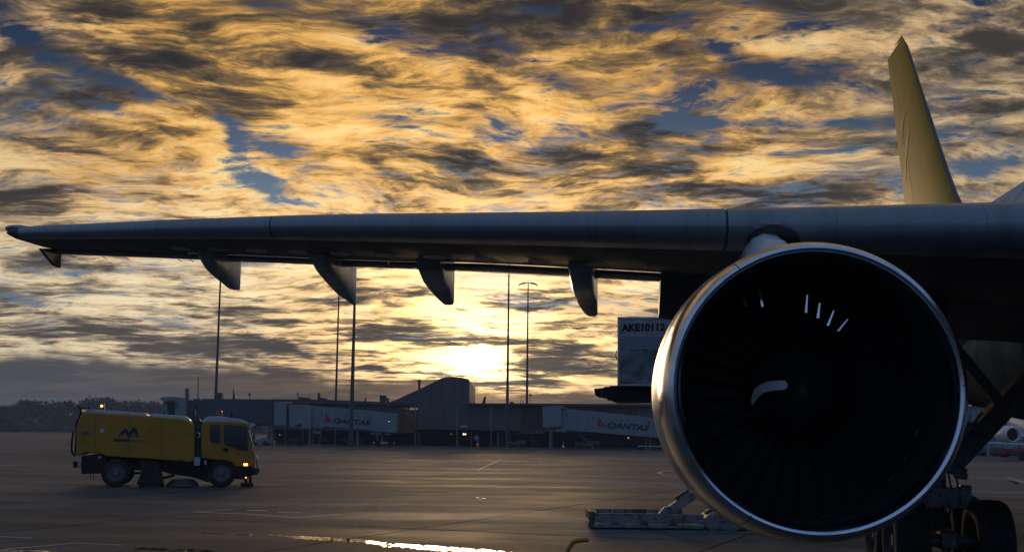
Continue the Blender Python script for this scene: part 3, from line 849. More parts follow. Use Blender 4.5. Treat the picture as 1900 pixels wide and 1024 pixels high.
# ---- fuselage
SF, ZF, RF = 7.9, 5.15, 2.52
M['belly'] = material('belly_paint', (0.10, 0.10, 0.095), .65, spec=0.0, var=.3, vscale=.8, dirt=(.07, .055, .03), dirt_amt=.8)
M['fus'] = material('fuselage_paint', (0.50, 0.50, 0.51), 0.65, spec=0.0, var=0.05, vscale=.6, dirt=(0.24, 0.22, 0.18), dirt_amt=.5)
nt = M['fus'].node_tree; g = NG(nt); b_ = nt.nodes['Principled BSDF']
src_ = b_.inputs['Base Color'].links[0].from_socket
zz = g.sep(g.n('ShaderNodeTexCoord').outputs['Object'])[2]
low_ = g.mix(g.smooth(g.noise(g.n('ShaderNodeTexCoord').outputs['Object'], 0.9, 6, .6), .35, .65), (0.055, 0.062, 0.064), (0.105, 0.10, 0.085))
g.link(g.mix(g.math('GREATER_THAN', zz, ZF + .9), low_, src_), b_.inputs['Base Color'])  # lower flank coloured darker and mottled to tone down sky light on it
prof = [(-17.2, .05, -.7), (-16.8, .7, -.65), (-16, 1.25, -.5), (-15, 1.7, -.3), (-13.5, 2.15, -.12), (-12, 2.4, -.03), (-10, RF, 0), (14, RF, 0), (20, RF, 0), (25, 2.3, .2), (29, 1.75, .7), (33, 1.05, 1.25), (36, .45, 1.6), (36.6, .1, 1.65)]
rr = []
for t, r, dz_ in prof:
    rr.append([Vector((SF + r * math.cos(a), t, ZF + dz_ + r * 1.03 * math.sin(a))) for a in [2 * math.pi * k / 64 for k in range(64)]])
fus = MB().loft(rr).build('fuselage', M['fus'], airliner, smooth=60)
rr = []
for t, k in ((-1.5, .2), (0, .75), (1.5, 1), (14, 1), (18, .85), (22, .3)):
    rr.append([Vector((SF + 2.75 * k * math.cos(a), t, ZF - 1.55 + (1.45 * k) * math.sin(a))) for a in [2 * math.pi * j / 40 for j in range(40)]])
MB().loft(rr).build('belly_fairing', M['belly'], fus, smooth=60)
# sweeping livery lines high on the fuselage side
M['livery'] = material('livery_grey', (0.20, 0.20, 0.22), .3)
def fus_pt(t, a): return Vector((SF - (RF + .006) * math.cos(a), t, ZF + (RF + .006) * 1.03 * math.sin(a)))
for k, (a0, a1, w0) in enumerate(((28, 62, 1.6), (22, 66, .9), (44, 74, 1.0))):
    rr = []
    for i in range(13):
        u = i / 12; a = R(a0 + (a1 - a0) * u); t = 17.2 + k * 1.5 + 3.4 * u ** 1.6; wd = w0 * (1 - u) * .25 + .03
        rr.append([fus_pt(t - wd, a), fus_pt(t + wd, a)])
    MB().loft(rr, closed=False).build('livery_stripe', M['livery'], fus, smooth=60, fix=False)
# ---- fin
M['fin'] = material('yellow_tail_paint', (0.42, 0.27, 0.012), 0.5, spec=.25, var=0.10, vscale=.5, dirt=(0.25, 0.16, 0.03), dirt_amt=.35)
M['fin_edge'] = material('fin_leading_edge_metal', (0.12, 0.12, 0.11), .4, metal=.3)
LEp = [castS(x, y, SF) for x, y in ((1784, 378.6), (1775, 360.6), (1758.8, 317), (1739, 256), (1719, 194.5), (1699, 133), (1688, 98), (1683, 84), (1678, 75))]
TEp = [castS(x, y, SF) for x, y in ((1679.3, 380.4), (1647.5, 112), (1651, 98), (1660, 86), (1671, 75))]
le = sorted((p.z, p.y) for p in LEp); te = sorted((p.z, p.y) for p in TEp)
zs = sorted([7.3, 8.2] + [p[0] for p in le[:-1]] + [p[0] for p in te[1:-1]] + [min(le[-1][0], te[-1][0])])
le_t = lambda z: interp(le, z) if z > le[0][0] else le[0][1] - (le[0][0] - z) * 1.45
te_tt = lambda z: interp(te, min(z, te[-1][0]))
def fin_ring(z, f0, f1, grow=1.0, n=9):
    a, b = le_t(z), te_tt(z); c = b - a; pts = []
    ztop = le[-1][0]
    th = .040 * c * grow * max(.12, min(1, ((ztop + .02 - z) / .35))) ** .5
    def half(f): return .006 + th * (1.0 * (max(f, 0) ** .5) * (1 - f) * 1.9 + .006)
    fs_ = [f0 + (f1 - f0) * (i / n) ** (1.7 if f0 == 0 else 1) for i in range(n + 1)]
    zoff = 0
    return [Vector((SF - half(f), a + f * c, z)) for f in fs_] + [Vector((SF + half(f), a + f * c, z)) for f in fs_[::-1]]
fin = MB().loft([fin_ring(z, 0, .70) for z in zs]).build('tail_fin', M['fin'], airliner, smooth=50)
zsr = zs[1:]
MB().loft([fin_ring(z, .706, 1.0) for z in zsr]).build('rudder', M['fin'], fin, smooth=50)
MB().loft([fin_ring(z, 0, .018, 1.14, 6) for z in zs[1:]]).build('fin_leading_edge', M['fin_edge'], fin, smooth=50)
# emblem: feathered curved strokes on the port face
M['em1'] = material('emblem_violet', (0.09, 0.06, 0.12), .3); M['em2'] = material('emblem_pale', (0.70, 0.60, 0.36), .3)
def fin_face(px, py):
    p = castS(px, py, SF); a, b = le_t(p.z), te_tt(p.z); c = b - a; f = (p.y - a) / c
    th = .040 * c; h = .006 + th * (max(f, 0) ** .5 * (1 - f) * 1.9 + .006) + .012
    return Vector((SF - h, p.y, p.z))
def stroke(pix, wpx, mat):
    rr = []
    for i, (x, y) in enumerate(pix):
        u = i / (len(pix) - 1); wd = wpx * math.sin(math.pi * (.08 + .9 * u)); rr.append([fin_face(x - wd, y), fin_face(x + wd, y)])
    MB().loft(rr, closed=False).build('emblem_stroke', mat, fin, smooth=60, fix=False)
stroke([(1690, 205), (1684, 213), (1680, 225), (1678, 240), (1678, 255), (1680, 268)], 3.2, M['em1'])
stroke([(1692, 201), (1686, 205), (1680, 212), (1677, 220)], 1.4, M['em1'])
for k in range(5):
    stroke([(1697 - k * 2, 238 + k * 12), (1692 - k * 1.6, 252 + k * 13), (1688 - k * 1.0, 268 + k * 14), (1686, 286 + k * 14)], 1.1, M['em2'])
# stabiliser
rr = []
for s, t0_, t1_, z in ((7.9, 30.2, 34.6, 6.0), (.6, 34.6, 36.2, 6.7)):
    c = t1_ - t0_; rr.append([Vector((s, t0_ + f * c, z + h * c)) for f, h in ((0, 0), (.15, .04), (.5, .045), (1, .0), (.5, -.04), (.15, -.035))])
MB().loft(rr).build('stabiliser', M['wing'], airliner, smooth=50)
rr2 = [[Vector((2 * SF - p.x, p.y, p.z)) for p in r_] for r_ in rr]
MB().loft(rr2).build('stabiliser', M['wing'], airliner, smooth=50)
# ---- main landing gear
GT = 7.6
pr = castT(1834, 1000, GT); sR = pr.x; sL = sR - 1.14; sM = (sR + sL) / 2
gear = MB().tube([(sM, GT + .7, .55), (sM, GT + .7, 2.2)], .13, 16).tube([(sM, GT + .7, 2.0), (sM + .1, GT + .75, 4.7)], .2, 16).build('landing_gear', M['gearwhite'], airliner, smooth=40)
MB().bar((sM, GT - .15, .60), (sM, GT + 1.6, .60), .26, .26).build('truck_beam', M['steel'], gear, bevel=.04)
for t in (GT, GT + 1.42):
    MB().tube([(sL - .2, t, .585), (sR + .2, t, .585)], .09, 12).build('axle', M['steel'], gear, smooth=40)
tyre_prof = [(-.20, .30), (-.235, .36), (-.25, .46), (-.235, .54), (-.17, .578), (-.1, .585), (-.095, .577), (-.085, .577), (-.08, .586), (-.01, .588), (-.005, .579), (.005, .579), (.01, .588), (.08, .586), (.085, .577), (.095, .577), (.1, .585), (.17, .578), (.235, .54), (.25, .46), (.235, .36), (.20, .30)]
wh = None
for t in (GT, GT + 1.42):
    for s in (sL, sR):
        if wh is None:
            wh = MB().lathe(tyre_prof, axis='x', n=48).build('wheel', M['rubber'], gear, smooth=35, loc=(s, t, .588))
            rim = MB().lathe([(-.20, .30), (-.12, .285), (-.10, .2), (-.14, .12), (-.16, .02), (.16, .02), (.14, .12), (.10, .2), (.12, .285), (.20, .30)], axis='x', n=32).build('rim', M['steel'], gear, smooth=40, loc=(s, t, .588))
        else:
            for o in (wh, rim):
                c_ = o.copy(); COL.objects.link(c_); c_.location = (s, t, .588)
BT = GT + .55
MB().bar(castT(1762, 862, BT), castT(1925, 688, BT + .2), .30, .30).bar(castT(1766, 842, BT - .1), castT(1905, 696, BT), .06, .08).build('side_brace', M['gearwhite'], gear, bevel=.03)
MB().bar(castT(1768, 640, BT), castT(1856, 748, BT), .15, .15).build('drag_brace', M['gearwhite'], gear, bevel=.02)
MB().bar(castT(1786, 812, BT - .2), castT(1822, 764, BT - .2), .05).bar(castT(1800, 788, BT - .2), castT(1812, 812, BT), .2, .12).bar(castT(1778, 816, BT - .2), castT(1798, 786, BT - .2), .07).build('lock_link', M['steel'], gear, bevel=.01)
MB().tube([castT(1765, 600, BT), castT(1769, 650, BT), castT(1775, 690, BT)], .02, 6).build('hydraulic_pipe', M['steel'], gear)
MB().box((sM, GT + .25, 1.18), (.62, .3, .30)).box((sM + .30, GT + .15, 1.2), (.16, .2, .34)).tube([castT(1764, 866, GT), castT(1790, 880, GT)], .09, 10).tube([castT(1770, 880, GT), castT(1795, 884, GT - .1)], .05, 8).box((sM - .1, GT + .3, 1.5), (.3, .3, .4)).build('gear_fitting', M['steel'], gear, bevel=.02)
MB().bar((sM - .05, GT + .45, .7), (sM - .05, GT + .3, 1.3), .22, .08).bar((sM - .05, GT + .3, 1.3), (sM - .02, GT + .5, 1.9), .22, .08).build('torque_link', M['gearwhite'], gear, bevel=.02)
hose = MB()
for k in range(5):
    x = sM - .25 + .1 * k
    hose.tube([(x, GT + .4, 2.6), (x - .05, GT + .2 - .04 * k, 1.9), (x + .06, GT + .12, 1.3), (x, GT + .1, .8)], .014, 6)
hose.build('brake_hose', M['rubber'], gear, smooth=60)
MB().prism([(sL - .55, GT + 1.2, 2.2), (sL - .55, GT + 1.2, 4.5), (sL - .4, GT - .6, 4.3), (sL - .4, GT - .4, 2.6)], (.05, 0, 0)).build('gear_door', M['under'], gear, bevel=.02)

# ================================================================== street sweeper truck
M['yellow'] = material('yellow_truck_paint', (0.47, 0.205, 0.005), 0.38, var=0.08, vscale=.8, dirt=(0.20, 0.11, 0.02), dirt_amt=.45)
M['yellow_dull'] = material('yellow_hose_paint', (0.36, 0.23, 0.02), 0.4, var=.15, dirt=(.1, .07, .02), dirt_amt=.6)
M['roofwhite'] = material('white_roof_paint', (0.60, 0.59, 0.55), 0.35, var=.08, dirt=(.25, .23, .2), dirt_amt=.5)
M['navy'] = material('navy_print', (0.012, 0.014, 0.045), .4)
M['print'] = material('dark_print', (0.025, 0.02, 0.015), .5)
M['greyprint'] = material('faded_print', (0.16, 0.13, 0.06), .5)
M['blueprint'] = material('blue_sticker', (0.03, 0.06, 0.30), .4)
M['alu'] = material('aluminium', (0.45, 0.46, 0.47), 0.35, metal=.8, var=.15, vscale=4)
M['rimgrey'] = material('wheel_rim_paint', (0.13, 0.13, 0.14), .4, var=.2, vscale=6, dirt=(.06, .055, .05), dirt_amt=.7)
M['bristle'] = material('brush_bristle', (0.035, 0.030, 0.024), .9, var=.5, vscale=30)
M['amber'] = emitter('amber_lamp', (1.0, .28, .03), 5.0)
M['amberhot'] = emitter('amber_lamp_core', (1.0, .36, .06), 7.0)
M['ambercover'] = material('amber_cover', (.35, .05, .01), .25)
TY = 44.6
_b = P(305, 903.5, TY); 
TYAW = R(12)
truck = thing('street_sweeper', 'yellow street sweeper truck with white roof and amber beacons driving on the apron', 'truck', (_b.x, TY, 0), TYAW)
def T(px, py, y=0.0):
    "point of the truck's own frame on its plane y"
    c, s = math.cos(TYAW), math.sin(TYAW); d = ray(px, py); o = EYE - Vector((_b.x, TY, 0))
    ol = Vector((o.x * c + o.y * s, -o.x * s + o.y * c, o.z)); dl = Vector((d.x * c + d.y * s, -d.x * s + d.y * c, d.z))
    p = ol + dl * ((y - ol.y) / dl.y); return Vector((p.x, y, p.z))
W = 2.25
def tprism(pix, y0, y1, name, mat, parent=truck, bevel=None):
    return MB().prism([T(x, y) + Vector((0, y0, 0)) for x, y in pix], (0, y1 - y0, 0)).build(name, mat, parent, bevel=bevel)
hop_pix = [(141, 800), (144, 785), (149, 771), (155, 764.5), (230, 767.5), (340, 777), (351, 780.5), (360, 787), (361.5, 800), (361, 850), (354, 857.5), (280, 851.5), (196, 846.5), (190, 843), (187, 841), (158, 839), (152, 842), (146, 845.5), (141, 844)]
hop = tprism(hop_pix, 0.02, W, 'hopper', M['yellow'], bevel=.05)
tprism([(156, 766), (158, 760), (168, 759), (268, 765.5), (273, 770), (272, 772)], .12, W - .1, 'hopper_lid', M['roofwhite'], hop, .04)
tprism([(276, 772), (281, 767), (340, 771), (347, 774), (352, 779), (350, 781)], .12, W - .1, 'hopper_lid', M['roofwhite'], hop, .04)
tprism([(144, 800), (199, 809.5), (262, 815), (300, 827), (356, 831), (356, 832.2), (300, 828.4), (261, 816.2), (199, 811), (144, 801.5)], .008, .03, 'body_swage', M['yellow'], hop)
tprism([(137, 842), (139, 784), (145, 772), (148, 757), (150, 757), (151, 770), (146, 786), (144, 800), (144, 845)], .15, W - .15, 'rear_door', M['black'], hop, .02)
MB().tube([T(136, 800), T(133, 822), T(133, 838), T(139, 846)], .035, 8).build('rear_hose', M['black'], hop, smooth=60)
MB().tube([T(144, 752), T(149, 758), T(168, 757.5)], .03, 6).build('rear_pipe', M['black'], hop, smooth=60)
tprism([(131, 847), (135, 845), (136, 848), (133, 850)], .3, .5, 'tail_lamp', M['chrome'], hop)
tprism([(133.5, 856), (141, 855), (141.5, 867), (134.5, 868)], .2, W - .2, 'rear_bumper', M['black'], truck, .02)
tprism([(141, 855), (150, 855), (150, 868), (142, 868)], .25, W - .3, 'rear_valve_box', M['alu'], truck, .02)
for x in (176, 240, 300):
    tprism([(x, 771 + (x - 176) * .06), (x + .6, 771 + (x - 176) * .06), (x + .6, 839 + (x - 176) * .08), (x, 839 + (x - 176) * .08)], -.003, .01, 'panel_seam', M['greyprint'], hop)
for x in (205, 330): MB().bar(T(x, 853) + Vector((0, .0, 0)), T(x + 10, 854.5) + Vector((0, .0, 0)), .04).build('grab_rail', M['dark'], hop)
# logo
mt_ = [(219.0, 809.0), (224.5, 801), (230.5, 795.2), (234.5, 794.6), (236.5, 798), (239.5, 803.5), (244, 796), (247.6, 791.8), (250.5, 792.2), (253.5, 796.5), (255.3, 802), (256.3, 812.5), (254.6, 812), (252.6, 806), (249, 800.2), (246.5, 802.5), (243, 808), (240.2, 812), (236.8, 812), (235.4, 807), (233.8, 802.6), (229, 803.6), (224, 806.4), (220, 809.5)]
tprism(mt_, -.004, .004, 'logo', M['navy'], hop)
tprism([(247.2, 806), (249.8, 806), (249.8, 809), (247.2, 809)], -.004, .004, 'logo', M['navy'], hop)
put_text('logo_lettering', 'MCMAHON', T(211, 817.3) + Vector((0, -.002, 0)), T(241, 818.6) + Vector((0, -.002, 0)), .075, M['print'], hop, bold=.01)
put_text('logo_lettering', 'SERVICES', T(243, 818.6) + Vector((0, -.002, 0)), T(269, 819.6) + Vector((0, -.002, 0)), .06, M['greyprint'], hop)
tprism([(154, 800), (165, 800), (164.5, 805.5), (154, 805.5)], -.003, .004, 'blue_flag_sticker', M['blueprint'], hop)
MB().lathe([(0, .001), (0, .075), (.006, .075), (.006, .001)], tuple(T(189.5, 798.6) + Vector((0, -.004, 0))), 'y', 20).build('round_sticker', M['alu'], hop)
# chassis
tprism([(150, 846), (360, 857), (376, 852), (440, 852), (466, 868), (466, 884), (452, 889), (376, 888), (318, 880), (300, 875), (240, 872), (150, 868)], .35, W - .35, 'chassis', M['black'], truck, .02)
tprism([(150, 846), (186, 841), (198, 850), (192, 878), (150, 879)], .1, W - .1, 'rear_mudguard', M['black'], truck, .03)
tprism([(182, 846), (187, 846), (187.5, 850.5), (182, 850.5)], .05, .1, 'side_lamp', M['alu'], truck)
tprism([(361, 782), (368, 776), (376, 785), (376, 858), (361, 858)], .3, W - .3, 'air_intake_stack', M['dark'], truck, .02)
MB().bar(T(359, 760) + Vector((0, .5, 0)), T(360, 800) + Vector((0, .5, 0)), .10).bar(T(366, 770) + Vector((0, .8, 0)), T(366, 800) + Vector((0, .8, 0)), .08).build('exhaust_pipe', M['dark'], truck)
MB().tube([T(368, 802) + Vector((0, .15, 0)), T(372, 808) + Vector((0, .12, 0)), T(367, 812) + Vector((0, .15, 0))], .03, 8).build('chrome_elbow', M['chrome'], truck, smooth=60)
tprism([(359.5, 848), (372, 848), (371, 864), (359.5, 864)], .05, .5, 'battery_box', M['alu'], truck, .02)
tprism([(379, 854), (383, 854), (383, 862), (379, 862)], .05, .15, 'side_lamp', M['alu'], truck)
# cab
cab = tprism([(374, 848), (373, 790), (378, 783), (385, 780.5), (440, 781.5), (461, 785), (464, 800), (469, 830), (472, 840), (472, 862), (466, 866), (436, 866), (431, 858), (420, 854.5), (376, 851)], 0.0, W, 'cab', M['yellow'], bevel=.05)
tprism([(374, 782), (379, 775.5), (386, 772), (410, 772.2), (448, 777.5), (460, 783), (462, 786.5), (440, 785), (376, 783.5)], .03, W - .03, 'cab_roof', M['roofwhite'], cab, .05)
tprism([(460, 784), (473, 785.5), (474, 789), (463, 796), (461, 792)], .1, W - .1, 'sun_visor', M['roofwhite'], cab, .02)
tprism([(389.5, 788), (392, 786.5), (407, 787), (409, 789), (408.5, 820), (406, 822.5), (390.5, 820.5), (389, 818)], -.012, .03, 'window', M['glass'], cab, .01)
tprism([(415.5, 790), (418, 787.5), (450, 789), (458, 792), (460.5, 836.5), (443, 834.5), (429, 829), (417.5, 824.5), (415.5, 820)], -.012, .03, 'window', M['glass'], cab, .01)
tprism([(463.5, 797), (466, 797), (471.5, 829), (469, 830)], .12, W - .12, 'windscreen', M['glass'], cab)
tprism([(414, 830.5), (423, 831), (424.5, 834), (422, 837.5), (414.5, 836.5)], -.012, .02, 'door_handle', M['black'], cab)
tprism([(411, 786), (411.7, 786), (411.7, 853), (411, 853)], -.004, .01, 'door_seam', M['print'], cab)
tprism([(395, 823), (398.5, 823), (397.2, 833), (396.2, 833)], -.004, .01, 'vent_mark', M['greyprint'], cab)
put_text('model_lettering', 'FSR', T(439, 843) + Vector((0, -.002, 0)), T(446, 843.2) + Vector((0, -.002, 0)), .05, M['print'], cab)
MB().tube([T(463, 800) + Vector((0, -.05, 0)), T(466, 815) + Vector((0, -.12, 0)), T(470.5, 830) + Vector((0, -.08, 0))], [.02, .022, .02], 8).build('mirror_arm', M['chrome'], cab, smooth=60)
tprism([(460.5, 798), (465, 798), (465.5, 803), (461, 803)], -.14, -.04, 'mirror', M['chrome'], cab, .01)
tprism([(452, 859.5), (459.5, 859.5), (459.5, 863.5), (452, 863.5)], -.02, .04, 'indicator_lamp', M['amberhot'], cab)
tprism([(449, 857.5), (462, 857.5), (462, 865.5), (449, 865.5)], -.008, .03, 'indicator_housing', M['ambercover'], cab)
tprism([(437, 866), (472, 866), (473, 880), (460, 884), (444, 888), (439, 884)], .02, W, 'front_bumper', M['black'], cab, .03)
MB().tube([T(471, 868) + Vector((0, .3, 0)), T(472.5, 848) + Vector((0, .3, 0)), T(476, 845) + Vector((0, .3, 0)), T(479.5, 852) + Vector((0, .3, 0)), T(478, 862) + Vector((0, .3, 0)), T(478.5, 872) + Vector((0, .3, 0))], .025, 8).build('bull_bar', M['chrome'], truck, smooth=60)
MB().tube([T(471, 868) + Vector((0, 1.8, 0)), T(472.5, 848) + Vector((0, 1.8, 0)), T(476, 845) + Vector((0, 1.8, 0)), T(479.5, 852) + Vector((0, 1.8, 0)), T(478, 862) + Vector((0, 1.8, 0)), T(478.5, 872) + Vector((0, 1.8, 0))], .025, 8).build('bull_bar', M['chrome'], truck, smooth=60)
tprism([(469, 868), (481, 868), (482, 874), (479, 879), (476, 882), (470, 879)], .2, W - .2, 'spray_bar', M['dark'], truck, .02)
# beacons
def beacon(px, pb, ptop, lit):
    c = T(px, pb) + Vector((0, .75, 0)); h = (T(px, ptop) - T(px, pb)).length
    o = MB().lathe([(0, .001), (0, .12), (h * .18, .12), (h * .2, .095), (h * .8, .085), (h, .05), (h, .001)], tuple(c), 'z', 16).build('beacon', M['ambercover'], truck, smooth=40)
    if lit: MB().sphere(c + Vector((0, -.075, h * .62)), .042, 10, 8).build('lamp', M['amberhot'], o, smooth=60)
beacon(184.5, 761, 747, True); beacon(406.5, 773, 760, False)
MB().tube([T(430, 774) + Vector((0, .8, 0)), T(430, 765) + Vector((0, .8, 0))], .03, 8).build('aerial', M['black'], truck)
MB().tube([T(304, 770) + Vector((0, .3, 0)), T(304, 762) + Vector((0, .3, 0))], .025, 8).bar(T(299, 771.5) + Vector((0, .3, 0)), T(309, 772.5) + Vector((0, .3, 0)), .12, .08).build('lid_latch', M['black'], hop)
# wheels
ty2 = [(.0, .30), (.0, .36), (.015, .44), (.05, .475), (.10, .49), (.20, .49), (.25, .475), (.28, .44), (.28, .30)]
def twheel(px, rad, y, dish):
    c = T(px, 880); k = rad / .49
    o = MB().lathe([(t, r * k) for t, r in ty2], axis='y', n=40).build('wheel', M['rubber'], truck, smooth=40, loc=(c.x, y, rad))
    MB().lathe([(.005, .30 * k), (.0, .27 * k), (dish, .24 * k), (dish, .13 * k), (-.02, .10 * k), (-.03, .05 * k), (-.03, .001)], axis='y', n=32).build('rim', M['rimgrey'], o, smooth=40)
    for j in range(8):
        a = 2 * math.pi * j / 8
        MB().lathe([(0, .018), (-.03, .015), (-.03, .001)], (.175 * k * math.cos(a), dish, .175 * k * math.sin(a)), 'y', 6).build('wheel_nut', M['chrome'], o)
for y in (.05, W - .33):
    twheel(214, .49, y, .09); twheel(411, .49, y, .03)
tprism([(388, 868), (392, 860), (400, 856), (420, 856), (431, 862), (437, 870), (441, 880), (438, 884), (432, 870), (424, 864), (411, 861.5), (400, 864), (391, 872)], .02, .4, 'front_mudguard', M['black'], truck, .02)
# brushes and sweeping gear
tprism([(256, 852), (294, 856), (298, 878), (304, 898), (252, 898), (262, 876)], .1, .9, 'suction_unit', M['bristle'], truck, .04)
c = T(280, 898)
MB().lathe([(0.01, .001), (.01, .46), (.06, .45), (.16, .38), (.30, .30), (.34, .1), (.34, .001)], (c.x, .55, 0), 'z', 28).build('side_brush', M['bristle'], truck, smooth=30)
c = T(338, 898)
MB().lathe([(0.05, .001), (.02, .58), (.10, .56), (.17, .48), (.26, .38), (.27, .08), (.27, .001)], (c.x, .55, 0), 'z', 28).build('side_brush', M['dark'], truck, smooth=30)
MB().bar(T(232, 880) + Vector((0, .5, 0)), T(268, 877) + Vector((0, .5, 0)), .08).build('brush_arm', M['black'], truck)
MB().bar(T(292, 890) + Vector((0, .4, 0)), T(322, 882) + Vector((0, .5, 0)), .09).build('brush_arm', M['black'], truck)
MB().bar(T(355, 882) + Vector((0, .4, 0)), T(388, 893) + Vector((0, .4, 0)), .10).build('brush_arm', M['black'], truck)
MB().bar(T(465, 884) + Vector((0, .2, 0)), T(464, 898) + Vector((0, .2, 0)), .10).bar(T(455, 888) + Vector((0, .2, 0)), T(458, 899) + Vector((0, .2, 0)), .10).box(T(458, 899.5) + Vector((0, .25, 0)), (.44, .3, .14)).build('front_brush', M['black'], truck, bevel=.01)
MB().sphere(T(456, 884.5) + Vector((0, .12, 0)), .035, 10, 8).build('marker_lamp', M['amberhot'], truck, smooth=60)
for px in (166, 171): MB().bar(T(px, 878) + Vector((0, .3, 0)), T(px, 892 if px == 171 else 889) + Vector((0, .3, 0)), .02).build('mud_chain', M['black'], truck)

# ================================================================== container on the loader
M['container'] = material('container_skin', (0.34, 0.35, 0.36), .32, metal=.5, var=.12, vscale=1.2, dirt=(.14, .13, .12), dirt_amt=.5)
M['curtain'] = material('container_curtain', (0.17, 0.18, 0.19), .4, var=.35, vscale=1.3, dirt=(.07, .07, .07), dirt_amt=.7, bump=.02, bscale=2.5)
CY = 30.0
p0 = P(1146, 716, CY); 
cont = thing('cargo_container', 'grey aluminium cargo container lettered AKE10112, raised behind the engine', 'container', (p0.x, CY, p0.z), R(-6))
def K(px, py, y=0.0):
    p = P(px, py, CY); return Vector((p.x - p0.x, y, p.z - p0.z))
CW, CH = 2.0, K(1150, 588.5).z
MB().prism([(0, 0, 0), (0, 0, CH), (CW, 0, CH), (CW + .43, 0, .5), (CW + .43, 0, .0)], (0, 1.53, 0)).build('shell', M['container'], cont)
for nm, a, b in (('frame_rail', (0, -.012, CH - .02), (CW, -.012, CH - .02)), ('frame_rail', (.02, -.012, 0), (.02, -.012, CH)), ('frame_rail', (0, -.012, .03), (CW + .4, -.012, .03)), ('frame_rail', (CW, -.012, CH), (CW + .42, -.012, .5))):
    MB().bar(a, b, .05, .05).build(nm, M['alu'], cont, bevel=.006)
MB().bx(.07, CW - .1, -.014, .0, K(1150, 644).z, K(1150, 624).z).build('band_panel', material('band_panel_blue_grey', (0.20, 0.225, 0.26), .4, var=.1), cont)
# loose curtain with folds
vs = []; fs = []; nx, nz = 40, 22
zt_c = K(1150, 645).z; 
for j in range(nz + 1):
    for i in range(nx + 1):
        u, v = i / nx, j / nz
        d_ = .02 + .018 * math.sin(9 * u + 5 * v + 2 * math.sin(6 * v)) + .012 * math.sin(23 * u - 8 * v)
        vs.append((.06 + u * (CW - .1), -.015 - abs(d_), .07 + v * (zt_c - .09)))
for j in range(nz):
    for i in range(nx):
        a = j * (nx + 1) + i; fs.append((a, a + 1, a + nx + 2, a + nx + 1))
MB().add(vs, fs).build('curtain', M['curtain'], cont, smooth=80, fix=False)
q0, q1 = K(1153, 614.5, -.005), K(1233.5, 613.5, -.005)
MB().bx(K(1150, 600).x, K(1238, 600).x, -.006, 0, K(1150, 618.5).z, K(1150, 599).z).build('number_plate', material('number_plate_grey', (.30, .31, .32), .4, var=.1), cont)
put_text('container_number', 'AKE10112', q0 - Vector((0, .004, 0)), q1 - Vector((0, .004, 0)), .165, M['black'], cont, bold=.011)
put_text('serial_lettering', 'AKE', K(1172, 650, -.055), K(1180, 650, -.055), .05, M['alu'], cont)
MB().tube([K(1144, 650, -.03), K(1142.5, 660, -.05), K(1145, 668, -.03)], .012, 6).build('latch', M['black'], cont)

load = thing('container_loader', 'black lift deck of a cargo loader carrying the container behind the engine', 'loader', (P(1290, 742, CY).x, CY, 0), R(-6))
lx0 = load.location.x
def Lp(px, py, y=0.0):
    p = P(px, py, CY + y); return Vector((p.x - lx0, y, p.z))
MB().prism([Lp(*q) for q in [(1102.5, 720), (1116, 719.5), (1121, 718), (1122, 716.5), (1130, 716.5), (1134, 714.5), (1560, 712), (1560, 743), (1142, 743.5), (1136, 741), (1130, 738.5), (1124, 738), (1121, 734), (1104, 731.5)]], (0, 2.4, 0)).build('lift_deck', M['black'], load, bevel=.015)
MB().bar(Lp(1117, 719), Lp(1117, 733), .02, .06).build('deck_stop', M['dark'], load)
for k in range(8):
    MB().tube([(Lp(1150 + k * 48, 714).x, .1, Lp(1300, 713.2).z), (Lp(1150 + k * 48, 714).x, 2.3, Lp(1300, 713.2).z)], .035, 8).build('deck_roller', M['steel'], load)
zd = Lp(1300, 743).z
for y in (.2, 2.2):
    a0, a1 = Lp(1360, 743).x, Lp(1540, 743).x
    MB().bar((a0, y, zd), (a1, y, .6), .14).build('scissor_arm', M['black'], load); MB().bar((a1, y + .12, zd), (a0, y + .12, .6), .14).build('scissor_arm', M['black'], load)
MB().bx(Lp(1330, 743).x, Lp(1580, 743).x, .1, 2.4, .35, .65).build('loader_chassis', M['black'], load, bevel=.03)
for x in (Lp(1360, 743).x, Lp(1550, 743).x):
    for y in (.0, 2.3): MB().lathe([(0, .001), (0, .36), (.22, .36), (.22, .001)], (x, y, .36), 'y', 24).build('wheel', M['rubber'], load, smooth=40)

# ================================================================== low trailer by the engine
M['trailerpaint'] = material('chipped_pale_grey_paint', (0.30, 0.31, 0.29), .5, var=.15, vscale=2.5, dirt=(.05, .045, .035), dirt_amt=.9)
M['olive'] = material('dirty_olive_paint', (0.12, 0.115, 0.06), .6, var=.2, vscale=3, dirt=(.04, .035, .03), dirt_amt=.8)
_g = G(1100, 981); RY = _g.y
trail = thing('equipment_trailer', 'low pale grey open trailer with raised drawbar parked beside the engine', 'trailer', (_g.x, RY, 0))
def Q(px, py, y=0.0):
    p = P(px, py, RY + y); return Vector((p.x - _g.x, y, p.z))
D2 = 1.6
zt0, zt1 = Q(1105, 948).z, Q(1303, 960).z
x0, x1 = Q(1095, 950).x, Q(1306, 950).x
zb0 = .10; ztop = (zt0 + zt1) / 2 + .02
MB().bx(x0, x1, 0, .06, ztop - .20, ztop).build('side_board', M['trailerpaint'], trail, bevel=.012)
MB().bx(x0 - .005, x1 + .005, -.03, .09, ztop - .31, ztop - .22).build('side_rail', M['trailerpaint'], trail, bevel=.02)
MB().bx(x0 + .05, x1, -.01, D2, ztop - .40, ztop - .33).build('frame_rail', M['dark'], trail)
MB().bx(x0, x0 + .06, .06, D2, ztop - .18, ztop + .01).build('end_board', M['olive'], trail, bevel=.01)
for k in range(5):
    a = x0 + .22 + k * .40
    MB().bx(a, a + .385, D2, D2 + .05, ztop - .22, ztop).build('back_board', M['olive'] if k in (2, 4) else M['trailerpaint'], trail, bevel=.006)
